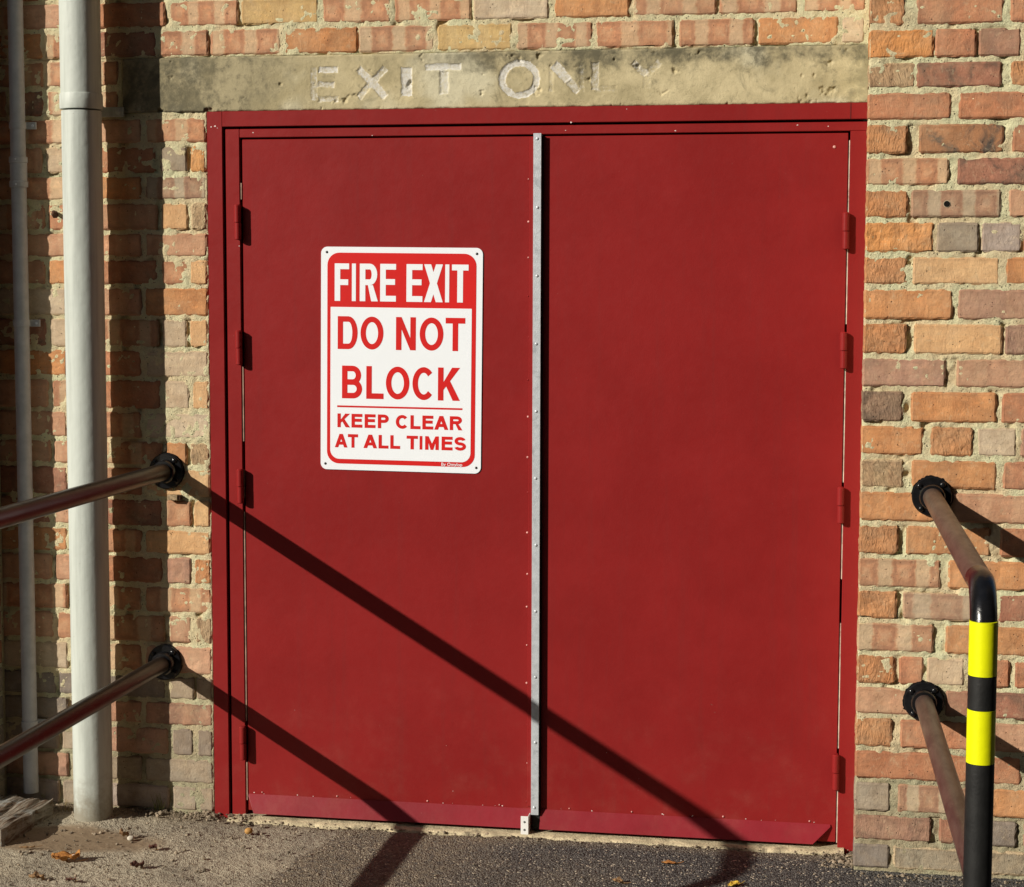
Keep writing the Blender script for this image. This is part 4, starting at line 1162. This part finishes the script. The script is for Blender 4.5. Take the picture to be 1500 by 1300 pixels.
hl = thing('drill_hole', 'small round hole drilled in a pale banded brick above the right handrail', 'hole', (1.998, -0.171, 1.7265))
bm = bmesh.new(); add_lathe(bm, [(0.0092, -0.004), (0.0092, 0.0016), (0.0072, 0.0020), (0.0064, 0.0012), (0.0062, -0.003)], (0, 0, 0), (0, -1, 0), 18, False)
bm_obj('rim', bm, mat_simple('drill_dust', (0.4, 0.33, 0.22), 0.9), hl)
bm = bmesh.new(); add_lathe(bm, [(0.0076, -0.0035), (0.0076, 0.0024)], (0, 0, 0), (0, -1, 0), 18); bm_obj('hole_shade_disc', bm, DARK, hl)  # raised dark disc paints the shade inside the hole

# ------------------------------------------------------------------ ground
def sheet(x0, x1, y0, y1, step, fn):
    nx, ny = int((x1-x0)/step), int((y1-y0)/step)
    X, Y = np.meshgrid(np.linspace(x0, x1, nx), np.linspace(y0, y1, ny), indexing='ij')
    Z = fn(X, Y)
    I = np.arange(nx*ny).reshape(nx, ny)
    return X, Y, np.stack([X, Y, Z], -1).reshape(-1, 3), np.stack([I[:-1, :-1], I[1:, :-1], I[1:, 1:], I[:-1, 1:]], -1).reshape(-1, 4)
def dirt_z(X, Y):
    d, i = worley(X*90, Y*90, 2)
    pebble = np.clip(0.42-d, 0, 1)*0.010*(i > 0.62)
    near = np.exp(-((Y+0.005)/0.05)**2)*np.clip((0.35-X)/0.2, 0, 1)
    silt = np.clip(1.15-np.sqrt(((X+0.36)/0.30)**2+((Y+0.29)/0.115)**2), 0, 1)
    foot = 0.016*np.exp(-(((X+0.33)/0.10)**2+((Y+0.10)/0.09)**2))
    return -0.003 + 0.006*fbm(X*4, Y*4, 1, 3) + (1-0.9*silt)*(pebble + 0.0022*fbm(X*70, Y*70, 6, 3)) + near*(0.008+0.014*fbm(X*22, Y*22, 12, 3)) + foot
X, Y, V, F = sheet(-1.1, 0.75, -0.95, 0.04, 0.004, dirt_z)
V2 = np.array([(-40, -60, -0.06), (40, -60, -0.06), (40, 40, -0.06), (-40, 40, -0.06)], float)
Vg = np.vstack([V, V2]); Fg = F.tolist() + [[len(V), len(V)+1, len(V)+2, len(V)+3]]
gr = mesh_obj('ground', Vg, Fg, GROUND, None, True); tag(gr, kind='structure')
def tar_edge(Y): return 0.385 + 0.10*np.clip(Y+0.12, -0.2, 0.1)*2 - 0.08*np.clip(-Y-0.3, 0, 1) + 0.035*fbm(Y*9, Y*0+3, 2, 4)
def tar_z(X, Y):
    d, i = worley(X*185, Y*185, 4)
    st = np.clip(0.62-d, 0, 1)*0.0050*(0.35+0.65*i)
    e = np.clip((X-tar_edge(Y)-0.012*fbm(X*40, Y*40, 8, 3))/0.09, -1, 1)
    edge = np.where(e < 0, e*0.05, np.sqrt(np.clip(e, 0, 1))*0.004)
    wall_ = np.clip((Y+0.054+0.024*fbm(X*16, Y*16, 15, 4))/0.02, 0, 1)*np.clip((1.79-X)/0.02, 0, 1)
    return -0.0035 + edge + st*np.clip(e+0.3, 0, 1) + 0.004*fbm(X*3, Y*3, 21, 3) - wall_*0.02
X, Y, V, F = sheet(0.25, 2.55, -0.72, 0.03, 0.0027, tar_z)
ta = mesh_obj('tarmac', V, F.tolist(), TARMAC, None, True); tag(ta, kind='structure')
yv = [(0.2, -0.715, -0.012), (2.56, -0.715, -0.012), (0.2, -12, -0.02), (2.56, -12, -0.02), (-40, -12, -0.02), (40, -12, -0.02), (40, -45, -0.02), (-40, -45, -0.02), (40, 0.2, -0.02), (2.56, 0.2, -0.02), (-40, -0.92, -0.02), (0.2, -0.921, -0.02)]
yt = mesh_obj('unseen_yard_ground', yv, [(2, 3, 1, 0), (4, 7, 6, 5), (3, 5, 8, 9), (4, 2, 11, 10)], YARD); tag(yt, kind='structure')

# ------------------------------------------------------------------ things lying on the ground
tb = thing('timber_offcut', 'weathered split timber block lying on the dirt against the wall at far left', 'timber', (-0.595, -0.215, 0.0))
tb.rotation_euler = (0, 0, math.radians(-3))
bm = bmesh.new()
nx, ny = 40, 34
g = [[None]*(ny+1) for _ in range(nx+1)]
for i in range(nx+1):
    for j in range(ny+1):
        x = -0.13+0.26*i/nx; y = -0.155+0.30*j/ny
        q = x*260+y*30
        rid = 0.011*float(vnoise(np.array(x*70+y*12), np.array(y*2.5), 41)) + 0.006*float(vnoise(np.array(x*170+y*20), np.array(y*6), 43)) + 0.010*float(vnoise(np.array(x*14), np.array(y*11), 49))
        z = 0.050 + rid - 0.05*max(0, x-0.07) + 0.06*max(0, -x-0.02)*0 - 0.05*max(0, y-0.08) - 0.04*max(0, -y-0.11)
        ex = 0.010*float(vnoise(np.array(y*30), np.array(3.0), 47)) if i in (0, nx) else 0
        ey = 0.016*float(vnoise(np.array(x*40), np.array(9.0), 48)) if j in (0, ny) else 0
        g[i][j] = bm.verts.new((x+ex, y+ey, z))
for i in range(nx):
    for j in range(ny):
        bm.faces.new((g[i][j], g[i+1][j], g[i+1][j+1], g[i][j+1]))
loop = [g[i][0] for i in range(nx+1)] + [g[nx][j] for j in range(1, ny+1)] + [g[i][ny] for i in range(nx-1, -1, -1)] + [g[0][j] for j in range(ny-1, 0, -1)]
low = [bm.verts.new((v.co.x*0.985+0.002*R.random(), v.co.y*0.985+0.002*R.random(), -0.02)) for v in loop]
for k in range(len(loop)):
    bm.faces.new((loop[k], low[k], low[(k+1) % len(loop)], loop[(k+1) % len(loop)]))
bm_obj('block', bm, TIMBER, tb)

LEAFO = mat_leaf('orange_dead_leaf', (0.52, 0.24, 0.06), (0.34, 0.13, 0.035))
LEAFB = mat_leaf('brown_dead_leaf', (0.12, 0.045, 0.03), (0.05, 0.02, 0.015))
LEAFT = mat_leaf('tan_dead_leaf', (0.36, 0.22, 0.10), (0.17, 0.09, 0.045))
LEAFY = mat_leaf('yellow_dead_leaf', (0.75, 0.52, 0.06), (0.6, 0.36, 0.05))
def fallen_leaf(x, y, L, wd, rot, curl, mat, label, z=0.004):
    V, F = [], []
    n, m = 12, 6
    for i in range(n+1):
        t = i/n
        w = wd*math.sin(math.pi*min(1, t*0.94+0.03))**0.75*(1+0.25*R.uniform(-1, 1))
        for j in range(m+1):
            s = j/m*2-1
            V.append(((t-0.5)*L, s*w/2, curl*(0.55*s*s + 0.22*math.cos(4*t+rot) + 0.30*math.sin(5*s+7*t+rot) + 0.25*math.sin(11*t-3*s)) * wd + 0.001))
    F = [(i*(m+1)+j, (i+1)*(m+1)+j, (i+1)*(m+1)+j+1, i*(m+1)+j+1) for i in range(n) for j in range(m)]
    zmin = min(v[2] for v in V)
    V = [(a, b, c-zmin) for a, b, c in V]
    o = mesh_obj('fallen_leaf', V, F, mat, None, True)
    so = o.modifiers.new('thick', 'SOLIDIFY'); so.thickness = 0.0006
    bm = bmesh.new(); add_tube(bm, [(L/2-0.004, 0, 0.002), (L/2+0.012, 0.003, 0.004), (L/2+0.02, 0.006, 0.006)], 0.0008, 6)
    bm_obj('stalk', bm, mat, o)
    o.location = (x, y, z); o.rotation_euler = (0, 0, math.radians(rot))
    tag(o, label, 'leaf', 'dead leaves on the ground')
fallen_leaf(-0.247, -0.478, 0.075, 0.045, 8, 0.35, LEAFO, 'largest curled orange leaf on the dirt in front of the thick downpipe', 0.002)
fallen_leaf(-0.0405, -0.498, 0.036, 0.022, 20, 0.5, LEAFB, 'dark reddish curled leaf on the dirt, nearest to the lower edge below the left handrail')
fallen_leaf(-0.0558, -0.3465, 0.026, 0.020, -15, 0.5, LEAFB, 'small dark red leaf halfway between the big orange leaf and the door')
fallen_leaf(-0.171, -0.262, 0.028, 0.022, 50, 0.7, LEAFT, 'crumpled brown leaf close to the foot of the thick downpipe')
fallen_leaf(-0.255, -0.640, 0.038, 0.022, 18, 0.5, LEAFT, 'tan leaf on the dirt at the bottom left corner')
fallen_leaf(-0.165, -0.634, 0.03, 0.016, -10, 0.4, LEAFB, 'thin brown leaf beside the tan leaf at the bottom left')
fallen_leaf(-0.393, -0.396, 0.04, 0.012, 14, 0.3, LEAFT, 'narrow reddish leaf on smooth silt in front of the timber block')
fallen_leaf(1.322, -0.2145, 0.038, 0.016, 5, 0.3, LEAFO, 'slim orange leaf on the tarmac below the right door leaf')
fallen_leaf(1.208, -0.393, 0.03, 0.02, -20, 0.4, LEAFT, 'dull tan leaf on tarmac at the lower edge below the right door leaf')
fallen_leaf(1.500, -0.362, 0.032, 0.026, 35, 0.25, LEAFY, 'bright yellow leaf on tarmac near the end of the rail shadow')

def pebble(name, x, y, r, mat, label, cat, z=0.0):
    bm = bmesh.new(); bmesh.ops.create_icosphere(bm, subdivisions=2, radius=r)
    for v in bm.verts:
        k = 1+0.35*float(vnoise(np.array(v.co.x/r*1.3+x*50), np.array(v.co.y/r*1.3+v.co.z/r), 3)); v.co = Vector((v.co.x*k*1.15, v.co.y*k, v.co.z*k*0.85))
    o = bm_obj(name, bm, mat, None, True); o.location = (x, y, z+r*0.6)
    return tag(o, label, cat)
pebble('pebble', 0.148, -0.150, 0.0105, mat_simple('ochre_pebble', (0.5, 0.27, 0.08), 0.7, 0, 0.3, 0.3, 60), 'ochre pebble on the dirt near the left foot of the red door frame', 'pebble', 0.002)
pebble('pebble', -0.148, -0.27, 0.009, mat_simple('pale_pebble', (0.6, 0.55, 0.45), 0.8), 'pale pebble beside the crumpled brown leaf near the thick downpipe', 'pebble', 0.002)
pebble('pebble', -0.222, -0.475, 0.0075, mat_simple('white_pebble', (0.75, 0.74, 0.7), 0.8), 'small white pebble lying on the largest orange leaf', 'pebble', 0.012)

# loose grit and crumbled mortar
Vs, Fs, n0 = [], [], 0
bm = bmesh.new(); bmesh.ops.create_icosphere(bm, subdivisions=1, radius=1.0)
bv = np.array([v.co[:] for v in bm.verts]); bf = np.array([[v.index for v in f.verts] for f in bm.faces]); bm.free()
rg = np.random.default_rng(7)
def scatter(n, fx, fy, rmin, rmax, z):
    global n0
    for _ in range(n):
        r = rmin*(rmax/rmin)**(rg.random()**2.2)
        x, y = fx(), fy()
        s = np.array([1+0.5*rg.random(), 1+0.3*rg.random(), 0.6+0.4*rg.random()])
        a = rg.random()*6.28; ca, sa = math.cos(a), math.sin(a)
        v = bv*(1+0.3*(rg.random(bv.shape)-0.5))*s*r
        v = np.stack([v[:, 0]*ca-v[:, 1]*sa+x, v[:, 0]*sa+v[:, 1]*ca+y, v[:, 2]+z+r*0.3], -1)
        Vs.append(v); Fs.append(bf+n0); n0 += len(v)
U_ = rg.uniform
scatter(900, lambda: U_(-0.75, 0.45), lambda: U_(-0.7, -0.01), 0.0012, 0.0055, 0.0)
scatter(420, lambda: U_(-0.75, 0.12), lambda: -abs(rg.normal(0, 0.045)), 0.0015, 0.008, 0.008)
scatter(420, lambda: U_(0.1, 1.79), lambda: -0.052+rg.normal(0, 0.016), 0.001, 0.005, 0.004)
scatter(160, lambda: U_(1.72, 1.80), lambda: U_(-0.16, -0.03), 0.0015, 0.007, 0.002)
scatter(200, lambda: U_(1.8, 2.4), lambda: -0.19-abs(rg.normal(0, 0.02)), 0.001, 0.005, 0.002)
scatter(260, lambda: U_(0.5, 2.4), lambda: U_(-0.6, -0.1), 0.001, 0.0035, 0.003)
gt = mesh_obj('loose_grit', np.vstack(Vs), np.vstack(Fs).tolist(), STONE)
tag(gt, kind='stuff')

# weeds
def tuft(x, y, n, h, label, mat, z=0.006):
    Vw, Fw = [], []
    for i in range(n):
        a = R.uniform(0, 6.28); lean = R.uniform(0.1, 0.5); hh = h*R.uniform(0.5, 1); k = len(Vw); w = R.uniform(0.0010, 0.0018)
        bx, by = R.uniform(-0.012, 0.012), R.uniform(-0.008, 0.008)
        for s in range(5):
            t = s/4; d = lean*hh*t*t
            for q in (-1, 1):
                Vw.append((bx+d*math.cos(a)+q*w*(1-t*0.85), by+d*math.sin(a)+q*w*0.4*(1-t), hh*t))
        Fw += [(k+2*s, k+2*s+1, k+2*s+3, k+2*s+2) for s in range(4)]
    o = mesh_obj('weed', Vw, Fw, mat); o.location = (x, y, z)
    return tag(o, label, 'weed')
tuft(-0.165, -0.012, 10, 0.062, 'small tuft of weed at the wall foot under the left handrail', GRASS)
tuft(-0.43, -0.055, 12, 0.035, 'low dry weed between the timber block and the thick downpipe', mat_simple('straw', (0.25, 0.19, 0.09), 0.8, 0, 0.3, 0.4, 80))
